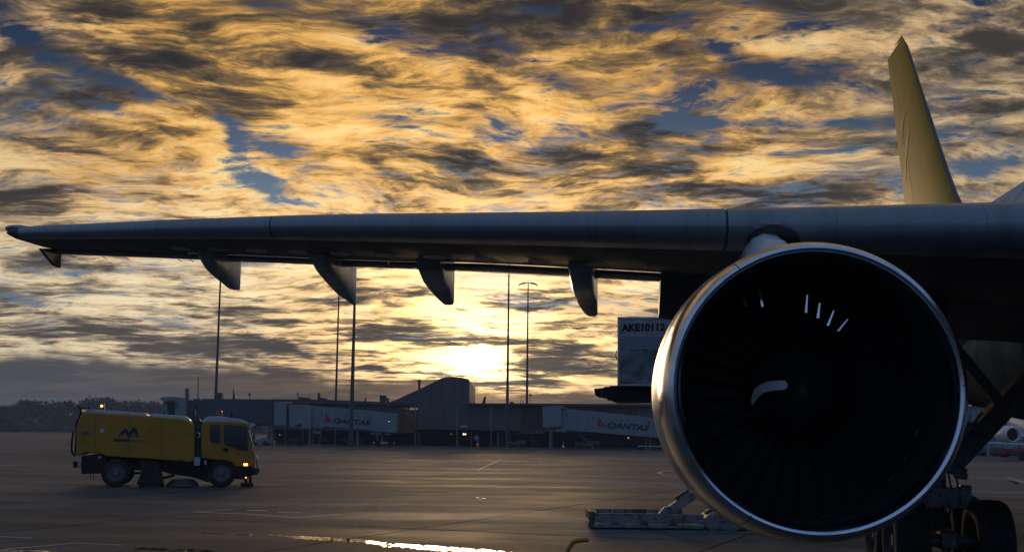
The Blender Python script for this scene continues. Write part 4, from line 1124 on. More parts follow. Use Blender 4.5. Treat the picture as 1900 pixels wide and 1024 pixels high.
MB().bx(x0, x1, .06, D2, ztop - .30, ztop - .26).build('deck', M['olive'], trail)
MB().tube([(x0 + .04, .03, .05), (x0 + .04, .03, ztop + .03)], .07, 10).build('corner_post', M['olive'], trail, smooth=40)
MB().bx(x0 + .02, x0 + .14, -.02, .10, ztop - .02, ztop + .03).build('post_cap', M['alu'], trail, bevel=.01)
for i, (x, y) in enumerate(((x0 + .08, .08), (x0 + .08, D2 - .08), (x1 - .1, D2 - .08))):
    MB().bx(x - .05, x + .05, y - .05, y + .05, 0, ztop - .32).build('leg', M['olive'], trail)
for k in (0, 1, 2):
    MB().bx(x0 + .45 + k * .62, x0 + .62 + k * .62, -.035, -.02, ztop - .235, ztop - .205).build('tie_bracket', M['dark'], trail)
# drawbar lifted towards the nacelle
a = Q(1222, 953, .5); b = Q(1247, 933, .5); c_ = Q(1296, 903, .5)
MB().prism([Q(1222, 953, .45), Q(1232, 941, .45), Q(1243, 938, .45), Q(1250, 951, .45)], (0, .16, 0)).build('drawbar_hinge', M['trailerpaint'], trail, bevel=.015)
MB().bar(Q(1244, 946, .53), Q(1300, 908, .53), .16, .20).build('drawbar', M['trailerpaint'], trail, bevel=.015)
MB().bar(Q(1254, 925, .53), Q(1278, 910, .53), .12, .10).build('drawbar_tip', M['olive'], trail, bevel=.01)
# bogie box at its right end
bx_pix = [(1305, 962), (1318, 953), (1328, 950), (1345, 952), (1372, 972), (1378, 980), (1362, 986), (1318, 984), (1308, 976)]
MB().prism([Q(*q) for q in bx_pix], (0, .9, 0)).build('bogie_cover', M['trailerpaint'], trail, bevel=.03)
tailred = material('red_reflector', (.22, .02, .015), .4)
MB().prism([Q(*q, -.004) for q in [(1334, 957), (1345, 957.5), (1349, 960.5), (1335, 960)]], (0, .01, 0)).build('reflector', tailred, trail)
put_text('bogie_lettering', 'G8E 14', Q(1336, 969, -.003), Q(1352, 969.6, -.003), .05, M['print'], trail)
for px in (1324, 1361):
    cc = Q(px, 980)
    for y in (.06, .75): MB().lathe([(0, .001), (0, .10), (.08, .10), (.08, .001)], (cc.x, y, .10), 'y', 20).build('wheel', M['rubber'], trail, smooth=40)
MB().prism([Q(*q, .3) for q in [(1310, 948), (1318, 944), (1326, 945), (1330, 950), (1330, 955), (1310, 955)]], (0, .3, 0)).build('bogie_hatch', M['olive'], trail, bevel=.02)
MB().tube([Q(1374, 981), Q(1386, 982)], .03, 8).build('tow_eye', M['dark'], trail)

# ================================================================== yellow bent handle in the foreground
HY = 14.2
hp = P(1051, 1024, HY)
hand = thing('bent_rail', 'bent yellow steel tube standing up at the bottom edge of the view', 'rail', (hp.x, HY, 0))
pts = [Vector((hp.x - .10, HY, 0.0))] + [P(x, y, HY) for x, y in ((1048, 1032), (1053, 1021), (1058, 1012), (1062, 1006.5), (1067, 1003.5), (1075, 1002), (1092, 1000.5))]
pts = [Vector((p.x - hp.x, 0, p.z)) for p in pts]
MB().tube(pts, .026, 12).build('tube', M['yellow_dull'], hand, smooth=50)
MB().bx(-.25, .05, -.12, .12, 0, .015).build('foot_plate', M['yellow_dull'], hand)

# ================================================================== terminal pier
M['clad'] = material('blue_grey_cladding', (0.10, 0.11, 0.12), .5, var=.10, vscale=.25, dirt=(.10, .10, .095), dirt_amt=.4)
M['clad2'] = material('grey_wall_panel', (0.105, 0.105, 0.10), .55, var=.08, vscale=.2, dirt=(.12, .115, .10), dirt_amt=.4)
M['bridge'] = material('jet_bridge_pale_paint', (0.24, 0.26, 0.28), .45, var=.07, vscale=.3, dirt=(.20, .20, .19), dirt_amt=.4)
M['bridgeblue'] = material('jet_bridge_dark_blue_paint', (0.05, 0.07, 0.09), .45, var=.10, vscale=.3, dirt=(.05, .06, .07), dirt_amt=.4)
M['roof'] = material('roof_sheet', (0.065, 0.07, 0.073), .5, var=.12, vscale=.2)
M['browng'] = material('bronze_glazing', (0.16, 0.06, 0.018), .25, var=.3, vscale=.4)
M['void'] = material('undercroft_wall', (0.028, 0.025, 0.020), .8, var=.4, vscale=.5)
M['red'] = material('red_print', (0.38, 0.02, 0.015), .45)
M['black2'] = material('black_print', (0.012, 0.012, 0.012), .5)
M['cone'] = material('orange_cone_plastic', (0.55, 0.07, 0.02), .5)
M['post'] = material('galvanised_post', (0.20, 0.205, 0.20), .45, metal=.4, var=.2, vscale=1)
M['lampw'] = emitter('white_lamp', (1.0, .85, .5), 2.2)
M['lampg'] = emitter('green_lamp', (.1, 1.0, .35), 1.2)
M['lampo'] = emitter('dim_orange_lamp', (1.0, .5, .1), .35)
PY = 176.0
def face(root, pix, Y, depth, name, mat, parent=None, bevel=None, dy=0.0):
    "outline seen at pixels, standing at distance Y, real depth behind it"
    ox, oy = root.location.x, root.location.y
    pts = [P(x, y, Y) for x, y in pix]
    return MB().prism([(p.x - ox, Y + dy - oy, p.z) for p in pts], (0, depth, 0)).build(name, mat, parent or root, bevel=bevel)
def base(px, Y): return (P(px, 820, Y).x, Y, 0)
def yb(px, Y, z=0.0):
    "pixel row of height z at distance Y, column px"
    lo, hi = -500, 1500
    for _ in range(40):
        mid = (lo + hi) / 2
        if P(px, mid, Y).z > z: lo = mid
        else: hi = mid
    return lo
pier = thing('terminal_pier', 'long low grey terminal pier with flat roof and curved gable hall', 'building', base(800, PY))
g0 = lambda x: yb(x, PY, -.02)
# upper floor pieces
face(pier, [(330, 742), (507, 742), (507, 790), (330, 790)], PY + 6, 12, 'upper_wall', M['bridgeblue'])
face(pier, [(505, 744), (746, 750), (746, 800), (505, 796)], PY + 4, 14, 'upper_wall', M['clad'])
face(pier, [(775, 747.5), (967, 748.5), (967, 799), (775, 796)], PY, 18, 'upper_wall', M['clad2'])
face(pier, [(745, 760), (776, 760), (776, 799), (745, 799)], PY + 1, 16, 'upper_wall', M['browng'])
face(pier, [(965, 749), (1700, 758), (1700, 808), (965, 800)], PY + 2, 16, 'upper_wall', M['clad'])
# roof slabs
face(pier, [(345, 739), (507, 740.5), (507, 743.5), (345, 743)], PY + 5, 14, 'roof', M['roof'])
face(pier, [(505, 740), (600, 741), (700, 745), (718, 747), (775, 748), (775, 752), (505, 747)], PY + 3, 16, 'roof', M['roof'])
face(pier, [(866, 747.5), (1700, 751.5), (1700, 757.5), (866, 750.5)], PY - 1.2, 22, 'roof', M['roof'])
hall = face(pier, [(716, 748), (740, 739), (775, 723), (800, 711), (814, 703.5), (822, 700.5), (832, 699), (845, 699), (858, 700.5), (866, 702.5), (871, 705.5), (871, 749), (716, 749)], PY + 4, 30, 'gable_hall', M['clad2'])
for x in (800, 820, 842, 857): face(pier, [(x, 712 if x < 815 else 703), (x + .5, 712 if x < 815 else 703), (x + .5, 748), (x, 748)], PY + 3.9, .1, 'cladding_joint', M['roof'], hall)
for x in (800, 824, 848, 872, 896, 920, 944): face(pier, [(x, 750), (x + .4, 750), (x + .4, 797), (x, 797)], PY - .08, .08, 'cladding_joint', M['roof'])
face(pier, [(855, 789), (865, 788), (868, 792), (855, 793)], PY - .3, .3, 'wall_light_box', M['alu'])
# undercroft
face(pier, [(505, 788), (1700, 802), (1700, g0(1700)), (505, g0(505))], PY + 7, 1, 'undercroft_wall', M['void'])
for i, (x, w_) in enumerate(((775, 5), (922, 4), (930, 3), (944, 4), (985, 6))):
    face(pier, [(x, 801), (x + w_, 801), (x + w_, g0(x)), (x, g0(x))], PY + 2, .8, 'undercroft_door', (M['clad2'], M['bridge'], M['clad'], M['clad2'], M['void'])[i])
# brown glazing with mullions
def glazing(x0, x1, yt, ybm, Y, n, mat=M['browng']):
    w0 = face(pier, [(x0, yt), (x1, yt + .3), (x1, ybm + .3), (x0, ybm)], Y, .15, 'window_band', mat)
    for k in range(n):
        x = x0 + (x1 - x0) * (k + .5) / n
        face(pier, [(x - .6, yt), (x + .6, yt), (x + .6, ybm), (x - .6, ybm)], Y - .12, .12, 'mullion', M['clad'], w0)
glazing(966, 1010, 757, 802, PY + 1.7, 3); glazing(1058, 1181, 757, 771, PY + 1.7, 7)
face(pier, [(966, 776), (1010, 776.5), (1010, 778), (966, 777.5)], PY + 1.5, .1, 'transom', M['clad'])
face(pier, [(966, 795), (1010, 795.5), (1010, 805), (966, 804)], PY + 1.2, .4, 'spandrel', M['clad'])
face(pier, [(1182, 757), (1300, 758), (1300, 773), (1182, 772)], PY + 1.6, .3, 'spandrel', M['bridge'])
# columns along the front
for x, wd, top, dY in ((770.5, 2.2, 751, -2), (848, 2.2, 752, -3), (911, 2.0, 753, -3), (561, 2.4, 795, -3), (529, 2, 795, -2), (507, 2, 790, -3), (622, 1.6, 793, 0), (1023, 4.2, 800, -6), (875, 1.6, 799, 1), (700, 2.4, 799, 0)):
    Y = PY + dY
    face(pier, [(x - wd / 2, top), (x + wd / 2, top), (x + wd / 2, yb(x, Y)), (x - wd / 2, yb(x, Y))], Y, .35, 'column', M['post'])
    if wd < 3 and x in (770.5, 848, 911): face(pier, [(x - 4, yb(x, Y, .22)), (x + 4, yb(x, Y, .22)), (x + 4, yb(x, Y)), (x - 4, yb(x, Y))], Y - .3, .8, 'column_footing', M['clad2'])
# roof plant, each its own thing
def roofbox(pix, Y, label, name='roof_unit', cat='roof unit', mat=None, depth=1.5):
    xm = sum(p[0] for p in pix) / len(pix)
    o = thing(name, label, cat, base(xm, Y)); face(o, pix, Y, depth, 'casing', mat or M['dark'], o, bevel=.03); return o
roofbox([(401, 728), (411, 728), (411, 741), (398, 741), (398, 736)], PY + 7, 'dark box unit on the pier roof beside the leftmost tall mast')
u = roofbox([(554, 736), (576, 738), (577, 743.5), (554, 743.5)], PY + 7, 'long low dark unit on the pier roof left of two masts', depth=3)
face(u, [(552, 726), (553, 726), (553, 741), (552, 741)], PY + 7, .2, 'vent_pipe', M['dark']); face(u, [(549.5, 731), (555.5, 730.5), (555.5, 731.6), (549.5, 732)], PY + 7, .2, 'vent_cap', M['dark'])
u = roofbox([(589, 737), (605, 738.5), (605, 742.5), (589, 741.5)], PY + 7, 'low unit with upright stack on the pier roof near two masts', depth=3)
face(u, [(589, 729), (594, 729), (594, 739), (590, 739)], PY + 7, .8, 'stack', M['dark'])
u = roofbox([(704, 733), (716, 733), (715.5, 747), (704.5, 747)], PY + 7, 'square dark unit on the pier roof at the foot of the gable')
face(u, [(717, 738), (721, 738), (721, 747), (717, 747)], PY + 7.5, .8, 'side_duct', M['roof'])
roofbox([(677, 736), (678.5, 736), (680, 746), (676, 746)], PY + 8, 'thin pointed vent on the pier roof between masts and gable', 'roof_vent', 'vent', depth=.4)
roofbox([(460, 730), (463, 729), (466, 731), (463.5, 733.5), (463.8, 742), (462.2, 742), (462.2, 733)], PY + 7, 'small dish aerial on the pier roof above the left bridge', 'roof_aerial', 'aerial', depth=.3)
roofbox([(966, 740), (967.3, 740), (967.3, 749), (966, 749)], PY + 5, 'left of two thin vent pipes beside the double-headed mast', 'vent_pipe', 'vent', depth=.25)
roofbox([(970, 742), (971.3, 742), (971.3, 749), (970, 749)], PY + 5, 'right of two thin vent pipes beside the double-headed mast', 'vent_pipe', 'vent', depth=.25)
roofbox([(946, 745), (953, 745), (953, 749), (946, 749)], PY + 5, 'small flat box on the pier roof right of the central mast')
roofbox([(1001, 744), (1001.8, 744), (1001.8, 750), (1001, 750)], PY + 5, 'single thin vent pipe on the pier roof above the brown glazing', 'vent_pipe', 'vent', depth=.25)
roofbox([(1166, 743), (1167.6, 743), (1167.6, 752), (1166, 752)], PY + 4, 'short mast on the pier roof just below the loader deck', 'roof_mast', 'mast', depth=.25)
o = roofbox([(983, 732), (984.2, 732), (984.2, 750), (983, 750)], PY + 5, 'small roof lamp post right of the double-headed mast', 'roof_lamp', 'lamp', depth=.2)
face(o, [(981.5, 731), (987, 731), (987, 733.6), (982, 733.6)], PY + 5, .5, 'lamp_head', M['dark'])
o = roofbox([(775.5, 709), (779.5, 709), (779.5, 760), (775.5, 760)], PY + 1, 'square chimney stack standing at the front of the gable hall', 'chimney', 'chimney', M['clad2'], .7)
face(o, [(774.3, 704), (781, 704), (780, 709), (775.2, 709)], PY + .8, 1.1, 'chimney_cap', M['roof'])

# ---- tail fins of airliners parked beyond the pier
def far_plane(fin_pix, Y, label, mat):
    o = thing('parked_airliner', label, 'airplane', base(fin_pix[0][0], Y)); face(o, fin_pix, Y, .35, 'tail_fin', mat, o)
    xb = P(fin_pix[-1][0], 800, Y).x - o.location.x
    mb = MB(); rr = []
    for u, r in ((-1, .3), (-.8, 1.3), (-.5, 1.9), (.6, 1.95), (.85, 1.5), (1, .2)):
        rr.append([Vector((xb + 6 + r * math.cos(a), u * 15, 3.6 + r * math.sin(a))) for a in [2 * math.pi * k / 24 for k in range(24)]])
    mb.loft(rr).build('fuselage', M['white'], o, smooth=60)
    MB().prism([(xb + 6, -3, 3.0), (xb + 6, 2, 3.0), (xb + 20, 7, 4), (xb + 20, 5.5, 4)], (0, 0, .3)).build('wing', M['white'], o)
    for y in (-12, 2): MB().lathe([(0, .001), (0, .5), (.3, .5), (.3, .001)], (xb + 5.8, y, .5), 'x', 20).build('wheel', M['rubber'], o); MB().tube([(xb + 6, y, .5), (xb + 6, y, 2.4)], .15, 8).build('leg', M['steel'], o)
far_plane([(893, 750), (898.5, 735.5), (902, 735.5), (900.5, 750)], PY + 60, 'airliner behind the pier with only its dark slanted fin showing right of the gable', M['dark'])
M['finlit'] = material('orange_lit_fin', (.30, .09, .03), .4)  # low orange light on the fin is put into its colour
far_plane([(430.5, 745), (433, 719.5), (434, 719.5), (437.5, 742)], PY + 70, 'airliner behind the pier with a thin orange-lit fin showing above the sweeper', M['finlit'])

# ---- jet bridges
def lettering(root, x0, y0, x1, y1, hpx, Y):
    "airline name and its red tail triangle"
    ox, oy = root.location.x, root.location.y
    S_ = FPX / Y; off = Vector((ox, oy, 0))
    a = P(x0, y0, Y) - off; b = P(x1, y1, Y) - off; a.y = b.y = Y - oy - .02
    put_text('airline_lettering', 'QANTAS', a, b, hpx / S_, M['black2'], root, shear=.32, bold=.035, extrude=.02)
def tri(root, pix, Y): 
    t_ = face(root, pix, Y, .04, 'tail_emblem', M['red'], root, dy=-.04)
    cx = pix[0][0]
    face(root, [(cx + 1.0, pix[0][1] + 12), (cx + 6, pix[0][1] + 12.6), (cx + 12.5, pix[0][1] + 16.4), (cx + 7, pix[0][1] + 14.6)], Y, .04, 'emblem_figure', M['bridge'], t_, dy=-.06)
BY = 160.0
jb = thing('jet_bridge', 'pale sloping jet bridge with QANTAS lettering, right of centre beside the engine', 'jet bridge', base(1100, BY), group='jet bridges at the pier')
tunnel = face(jb, [(1040, 758), (1056, 758.5), (1245, 778), (1245, 814), (1052, 797.5), (1050, 801.5), (1040, 801)], BY, 3.0, 'tunnel', M['bridge'], bevel=.04)
face(jb, [(1008.5, 754), (1041, 752.5), (1053, 757), (1041, 758), (1041, 791), (1008.5, 793)], BY - .6, 5.0, 'rotunda', M['bridge'], bevel=.04)
face(jb, [(1018, 793), (1050, 797), (1050, 801.5), (1018, 799.5)], BY - .2, 3.5, 'rotunda_skirt', M['bridge'])
face(jb, [(1021, 795), (1030, 793.5), (1030, 791.5), (1032.5, 791.5), (1032.5, 797), (1021, 796.5)], BY - .3, .1, 'service_hatch', M['black2'])
face(jb, [(1019, 799), (1024, 799), (1024, yb(1020, BY)), (1019, yb(1020, BY))], BY + 1, 1.0, 'column', M['post'])
for x, y in ((1051, 770.5), (1101, 775), (1153, 779.5), (1204, 784)): face(jb, [(x - 1.6, y - 3.2), (x + 1.6, y - 3), (x + 1.6, y + 3.2), (x - 1.6, y + 3)], BY, .05, 'tunnel_window', M['clad'], tunnel, dy=-.05)
tri(jb, [(1110, 774), (1111.5, 773.8), (1124.5, 792), (1109.5, 790.8)], BY); lettering(jb, 1126.5, 792.5, 1205, 798.8, 9.6, BY)
MB()
face(jb, [(1198, 812), (1200, 812), (1200, yb(1199, BY)), (1198, yb(1199, BY))], BY + .5, .3, 'drive_leg', M['post']); face(jb, [(1206, 813), (1208, 813), (1208, yb(1207, BY)), (1206, yb(1207, BY))], BY + .5, .3, 'drive_leg', M['post'])
face(jb, [(1183, yb(1183, BY, .55)), (1228, yb(1228, BY, .55)), (1228, yb(1228, BY, .4)), (1183, yb(1183, BY, .4))], BY, .3, 'bogie_beam', M['alu'])
for x in (1190, 1215): MB().lathe([(0, .001), (0, .4), (.3, .4), (.3, .001)], (P(x, 820, BY).x - jb.location.x, .6, .4), 'y', 20).build('wheel', M['rubber'], jb)
ox = jb.location
a_, b_ = P(1072, 801, BY), P(1106, yb(1106, BY), BY)
MB().bar((a_.x - ox.x, .8, a_.z), (b_.x - ox.x, .8, b_.z), .12).build('service_stair', M['post'], jb)
# second bridge
BY2 = 164.0
jb2 = thing('jet_bridge', 'pale sloping jet bridge with QANTAS lettering behind the tall masts, left of centre', 'jet bridge', base(650, BY2), group='jet bridges at the pier')
tn2 = face(jb2, [(575, 752), (590, 754), (640, 757.5), (745, 768), (745, 802), (735, 800.5), (600, 791), (600, 794), (575, 794)], BY2, 3.0, 'tunnel', M['bridge'], bevel=.04)
face(jb2, [(536, 751), (560, 749.5), (577, 752), (577, 795), (537, 791)], BY2 - .5, 4.5, 'rotunda', M['bridge'])
face(jb2, [(508, 745), (531, 744.5), (531, 789), (506, 788)], BY2 - .3, 4.5, 'lift_block', M['bridge'])
face(jb2, [(531, 747), (537, 747), (537, 789), (531, 789)], BY2 + .4, 3.5, 'link_recess', M['browng'])
face(jb2, [(506, 744), (508.5, 744), (508, 789), (505.5, 789)], BY2 - .4, .5, 'corner_trim', M['black2'])
face(jb2, [(548, 788), (557, 787), (557, 785), (559.5, 785), (559.5, 791), (548, 790)], BY2 - .55, .05, 'service_hatch', M['black2'])
face(jb2, [(690, 762), (735, 767), (735, 803), (690, 799)], BY2 - .15, .15, 'cab_panel', M['bridge'], tn2)
face(jb2, [(740, 767), (748, 765), (760, 766), (767, 775), (768, 803), (738, 803)], BY2 - .2, 3.4, 'cab_bellows', M['browng'], bevel=.05)
for x, y in ((597, 767), (642, 771), (686, 775)): face(jb2, [(x - 1.5, y - 3), (x + 1.5, y - 2.8), (x + 1.5, y + 3), (x - 1.5, y + 2.8)], BY2, .05, 'tunnel_window', M['clad'], tn2, dy=-.05)
tri(jb2, [(603.5, 767.5), (605, 767.3), (617, 783.5), (603, 782.3)], BY2); lettering(jb2, 618.5, 783.5, 687, 788.5, 8.2, BY2)
for x, wd in ((663, 4), (708.5, 2.6), (575, 2)): face(jb2, [(x - wd / 2, 793), (x + wd / 2, 793), (x + wd / 2, yb(x, BY2)), (x - wd / 2, yb(x, BY2))], BY2 + 1, .6, 'column', M['post'])
face(jb2, [(692, yb(692, BY2, .6)), (732, yb(732, BY2, .6)), (732, yb(732, BY2, .35)), (692, yb(692, BY2, .35))], BY2 + .6, .4, 'bogie_beam', M['alu'])
face(jb2, [(688, 801), (706, 802), (706, 806.5), (688, 805)], BY2 + .4, .4, 'motor_box', M['bridge']); face(jb2, [(713, 803), (724, 804), (724, 807), (713, 806)], BY2 + .4, .4, 'motor_box', M['bridge'])
face(jb2, [(721, 776), (722.5, 776), (722.5, 783), (721, 783)], BY2 - .35, .2, 'signal_housing', M['black2'])
MB().sphere(P(721.8, 781.5, BY2 - .5) - Vector((jb2.location.x, jb2.location.y, 0)), .07, 8, 6).build('signal_lamp', M['lampg'], jb2)
for x in (700, 724): MB().lathe([(0, .001), (0, .4), (.3, .4), (.3, .001)], (P(x, 820, BY2).x - jb2.location.x, .6, .4), 'y', 20).build('wheel', M['rubber'], jb2)
# third bridge at far left
BY3 = 168.0
jb3 = thing('jet_bridge', 'dark blue jet bridge with cab doorway behind the sweeper truck', 'jet bridge', base(400, BY3), group='jet bridges at the pier')
face(jb3, [(342, 744), (368, 741.5), (507, 744), (505, 786), (342, 783)], BY3, 3.0, 'tunnel', M['bridgeblue'], bevel=.04)
cab3 = face(jb3, [(296, 740), (301, 736.5), (320, 735.5), (345, 738), (345, 783), (338, 786), (310, 784), (300, 770), (303, 744)], BY3 - 1.0, 4.2, 'bridge_cab', M['bridge'], bevel=.05)
face(jb3, [(311, 747), (324, 747), (324, 786), (311, 784)], BY3 - 1.0, .08, 'cab_door', M['black2'], cab3, dy=-.08)
face(jb3, [(303, 745), (311, 741.5), (325, 742.5), (329, 754), (326, 756), (322, 745.5), (311, 744.5), (303, 748)], BY3 - 1.6, .6, 'cab_canopy', M['clad'], cab3)
face(jb3, [(343.5, 720), (349.5, 720), (349, 783), (343, 783)], BY3 - .6, .6, 'lift_column', M['clad'])
face(jb3, [(362, 751), (367.5, 751), (367.5, 758), (362, 758)], BY3 - .1, .1, 'service_hatch', M['black2']); face(jb3, [(367, 736.5), (369, 737), (374, 741.5), (367, 741.5)], BY3 + .5, 1, 'roof_flashing', M['bridge'])
for x in (352, 500): face(jb3, [(x - 2, 785), (x + 2, 785), (x + 2, yb(x, BY3)), (x - 2, yb(x, BY3))], BY3 + 1, .6, 'column', M['post'])
o = thing('whip_aerial', 'thin upright pole above the left jet bridge', 'aerial', base(367, BY3 + 4)); face(o, [(366.6, 700), (367.8, 700), (367.9, 745), (366.5, 745)], BY3 + 4, .18, 'pole', M['dark'])

def rib_line(root, par, x0, y0, x1, y1, hpx, Y, n):
    for k in range(n):
        u = (k + .5) / n; x = x0 + (x1 - x0) * u; y = y0 + (y1 - y0) * u
        face(root, [(x - .3, y), (x + .3, y), (x + .3, y + hpx), (x - .3, y + hpx)], Y, .04, 'tunnel_rib', M['post'], par, dy=-.04)
rib_line(jb, tunnel, 1062, 761, 1230, 778, 34, BY, 9)
rib_line(jb2, tn2, 582, 755, 690, 764, 34, BY2, 6)
for x in range(372, 500, 14): face(jb3, [(x, 745), (x + .6, 745), (x + .6, 782), (x, 782)], BY3, .05, 'tunnel_rib', M['roof'], None, dy=-.05)
# ---- floodlight masts
def mast(x_t, y_t, x_b, Y, r, label, heads):
    o = thing('floodlight_mast', label, 'mast', base(x_b, Y), group='tall floodlight masts on the apron edge')
    p = P(x_t, y_t, Y); zt = p.z; xx = 0.0
    MB().tube([(0, 0, 0), (0, 0, zt * .5), (0, 0, zt)], [r * 1.6, r * 1.0, r * .55], 12).build('pole', M['roof'], o, smooth=40)
    MB().lathe([(0, .001), (0, r * 3), (.12, r * 3), (.2, r * 1.5), (.2, .001)], axis='z', n=16).build('base_plate', M['post'], o)
    w_ = 1.05
    MB().tube([(-w_, 0, zt - .1), (0, 0, zt), (w_, 0, zt - .1)], .05, 6).build('cross_arm', M['dark'], o)
    for sgn in (-1, 1):
        MB().bar((sgn * (w_ - .3), 0, zt - .12), (sgn * (w_ + .35), -.1, zt - .42), .45, .2).build('lamp_head', M['dark'], o, bevel=.04)
        MB().bar((sgn * .35, 0, zt - .05), (sgn * .65, -.3, zt - .25), .3, .14).build('lamp_head', M['dark'], o, bevel=.03)
    return o
def fitx(px_b, Y):
    return yb(px_b, Y)
mast(408.5, 440, 397.0, 150, .135, 'leftmost tall floodlight mast, standing alone above the sweeper cab', 2)
mast(630, 455, 621.0, PY + 9, .13, 'thinner mast standing just left of the thick mast by the lettered bridge', 2)
mast(662, 450, 651.0, 140, .17, 'thick mast standing in front of the left lettered jet bridge', 2)
mast(946.5, 455, 940.5, 150, .13, 'mast rising behind the wing just right of the setting sun', 2)
mast(979.4, 524, 977.0, PY + 14, .15, 'mast whose twin lamp heads show below the wing right of the sun', 2)

# ---- cones and small apron clutter
def cone_proto():
    o = thing('traffic_cone', '', 'traffic cone', (0, 0, 0), group='orange cones on the apron edge')
    MB().lathe([(.04, .16), (.1, .14), (.75, .03), (.78, .001)], axis='z', n=20).build('cone', M['cone'], o, smooth=40)
    MB().lathe([(.34, .098), (.34, .104), (.5, .08), (.5, .07)], axis='z', n=20).build('reflective_band', M['white'], o, smooth=40)
    MB().bx(-.22, .22, -.22, .22, 0, .04).build('foot', M['cone'], o, bevel=.01)
    return o
cp = cone_proto()
for i, (px, Y, sc, lab) in enumerate(((886.5, 152, 1.35, 'orange traffic cone by the pier columns below the sun'), (1045, 140, 1.35, 'orange traffic cone in front of the bridge rotunda, nearest the engine'), (509.5, 158, 1.1, 'small orange traffic cone just right of the sweeper truck'))):
    o = cp if i == 0 else copy_tree(cp)
    o.location = base(px, Y); o.scale = (sc, sc, sc); o['label'] = lab
def lamp(px, py, Y, r, label, mat, n=1):
    o = thing('wall_lamp', label, 'lamp', P(px, py, Y)); 
    MB().box((0, .3, .1), (.5, .3, .14)).build('bracket', M['dark'], o)
    MB().sphere((0, 0, 0), r, 10, 8).build('bulb', mat, o, smooth=60); return o
lamp(860.3, 805, PY + 3, .13, 'lit lamp under the pier left of the round drum', M['lampw']); lamp(863.7, 805.2, PY + 3, .10, 'smaller lit lamp close beside another under the pier', M['lampw'])
lamp(519, 806, PY - 1, .08, 'dim lamp under the pier right of the sweeper', M['lampo']); lamp(837, 805, PY + 4, .07, 'faint lamp in the dark undercroft left of the lit pair', M['lampo'])
lamp(1166, 812, BY + 8, .13, 'dim orange lamp in the shade below the right bridge', M['lampo'])
o = thing('hose_reel', 'round pale reel on a stand behind the orange cone', 'reel', base(884, 158)); oz = P(884.5, 812, 158).z
MB().lathe([(0, .001), (0, .30), (.35, .30), (.35, .001)], (0, 0, oz), 'y', 24).build('drum', M['bridge'], o, smooth=40); MB().bar((0, .2, 0), (0, .2, oz), .1).build('stand', M['dark'], o)
# steps and vehicles parked in the shade of the pier
o = thing('access_steps', 'pale framed access steps below the left lettered bridge', 'steps', base(590, 158))
for x in (573, 581, 594): face(o, [(x, 797), (x + 1.2, 797), (x - .8, yb(x, 158)), (x - 2, yb(x, 158))], 158, .1, 'leg', M['post'])
face(o, [(580, 799), (592, 800), (592, 804), (580, 803)], 158, .8, 'platform', M['bridge']); face(o, [(576, yb(576, 158, .25)), (594, yb(594, 158, .25)), (594, yb(594, 158)), (576, yb(576, 158))], 157.9, .9, 'foot_frame', M['post'])
for k in range(4): face(o, [(594 + k * 3, 808 + k * 3), (597 + k * 3, 808 + k * 3), (597 + k * 3, 809 + k * 3), (594 + k * 3, 809 + k * 3)], 158, .8, 'tread', M['post'])
def tug(px, Y, w_, label, mat):
    o = thing('baggage_tug', label, 'tug', base(px, Y), group='tugs parked under the pier')
    MB().prism([(-w_, 0, .3), (w_, 0, .3), (w_, 0, .95), (w_ * .25, 0, 1.0), (0, 0, .75), (-w_, 0, .8)], (0, 1.3, 0)).build('body', mat, o, bevel=.05)
    for x in (-w_ * .6, w_ * .6):
        for y in (-.03, 1.1): MB().lathe([(0, .001), (0, .3), (.2, .3), (.2, .001)], (x, y, .3), 'y', 18).build('wheel', M['rubber'], o)
    for x in (-w_ * .1, w_ * .9): MB().bar((x, .1, .9), (x, .1, 1.8), .06).build('canopy_post', M['dark'], o)
    MB().bx(-w_ * .2, w_, 0, 1.3, 1.8, 1.88).build('canopy', mat, o); return o
tug(480, 160, 1.3, 'grey tug parked under the pier behind the front of the sweeper', M['bridge'])
tug(958, 166, 1.2, 'olive tug parked under the pier right of the central mast', M['olive'])
tug(650, 168, 1.4, 'dark tug parked below the left lettered bridge', M['dark'])
tug(1090, 170, 1.6, 'brown tug parked in the shade below the right lettered bridge', M['olive'])
tug(545, 170, 1.2, 'dark tug parked between the pier columns left of the steps', M['dark'])

# ================================================================== right background, seen past the engine
HYY = 150.0
M['hangar'] = material('pale_blue_hangar_cladding', (0.26, 0.33, 0.38), .5, var=.12, vscale=.25, dirt=(.14, .17, .19), dirt_amt=.5)
hang = thing('hangar', 'pale blue-grey hangar wall beyond the engine at the right edge', 'building', base(1870, HYY))
face(hang, [(1700, 748), (2200, 745), (2200, 838), (1700, 829)], HYY, 25, 'wall', M['hangar'])
face(hang, [(1700, 742), (2200, 739), (2200, 750), (1700, 752)], HYY - .8, 27, 'roof_fascia', M['clad'])
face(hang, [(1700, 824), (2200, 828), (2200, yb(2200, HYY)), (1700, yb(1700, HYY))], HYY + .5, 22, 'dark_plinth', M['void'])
for x in range(1790, 2000, 11): face(hang, [(x, 764), (x + .6, 764), (x + .6, 822), (x, 822)], HYY - .1, .1, 'cladding_rib', M['clad'])
face(hang, [(1789, 742), (1803, 742), (1803, 754), (1789, 754)], HYY - 3, .8, 'far_light_panel', material('far_light_white', (.8, .82, .84), .4))  # white panel standing in for a bright light far off
face(hang, [(1822, 743.5), (1834, 743.5), (1834, 745.5), (1822, 745.5)], HYY - 2.8, .3, 'light_strip', emitter('yellow_strip', (1, .75, .2), .9))
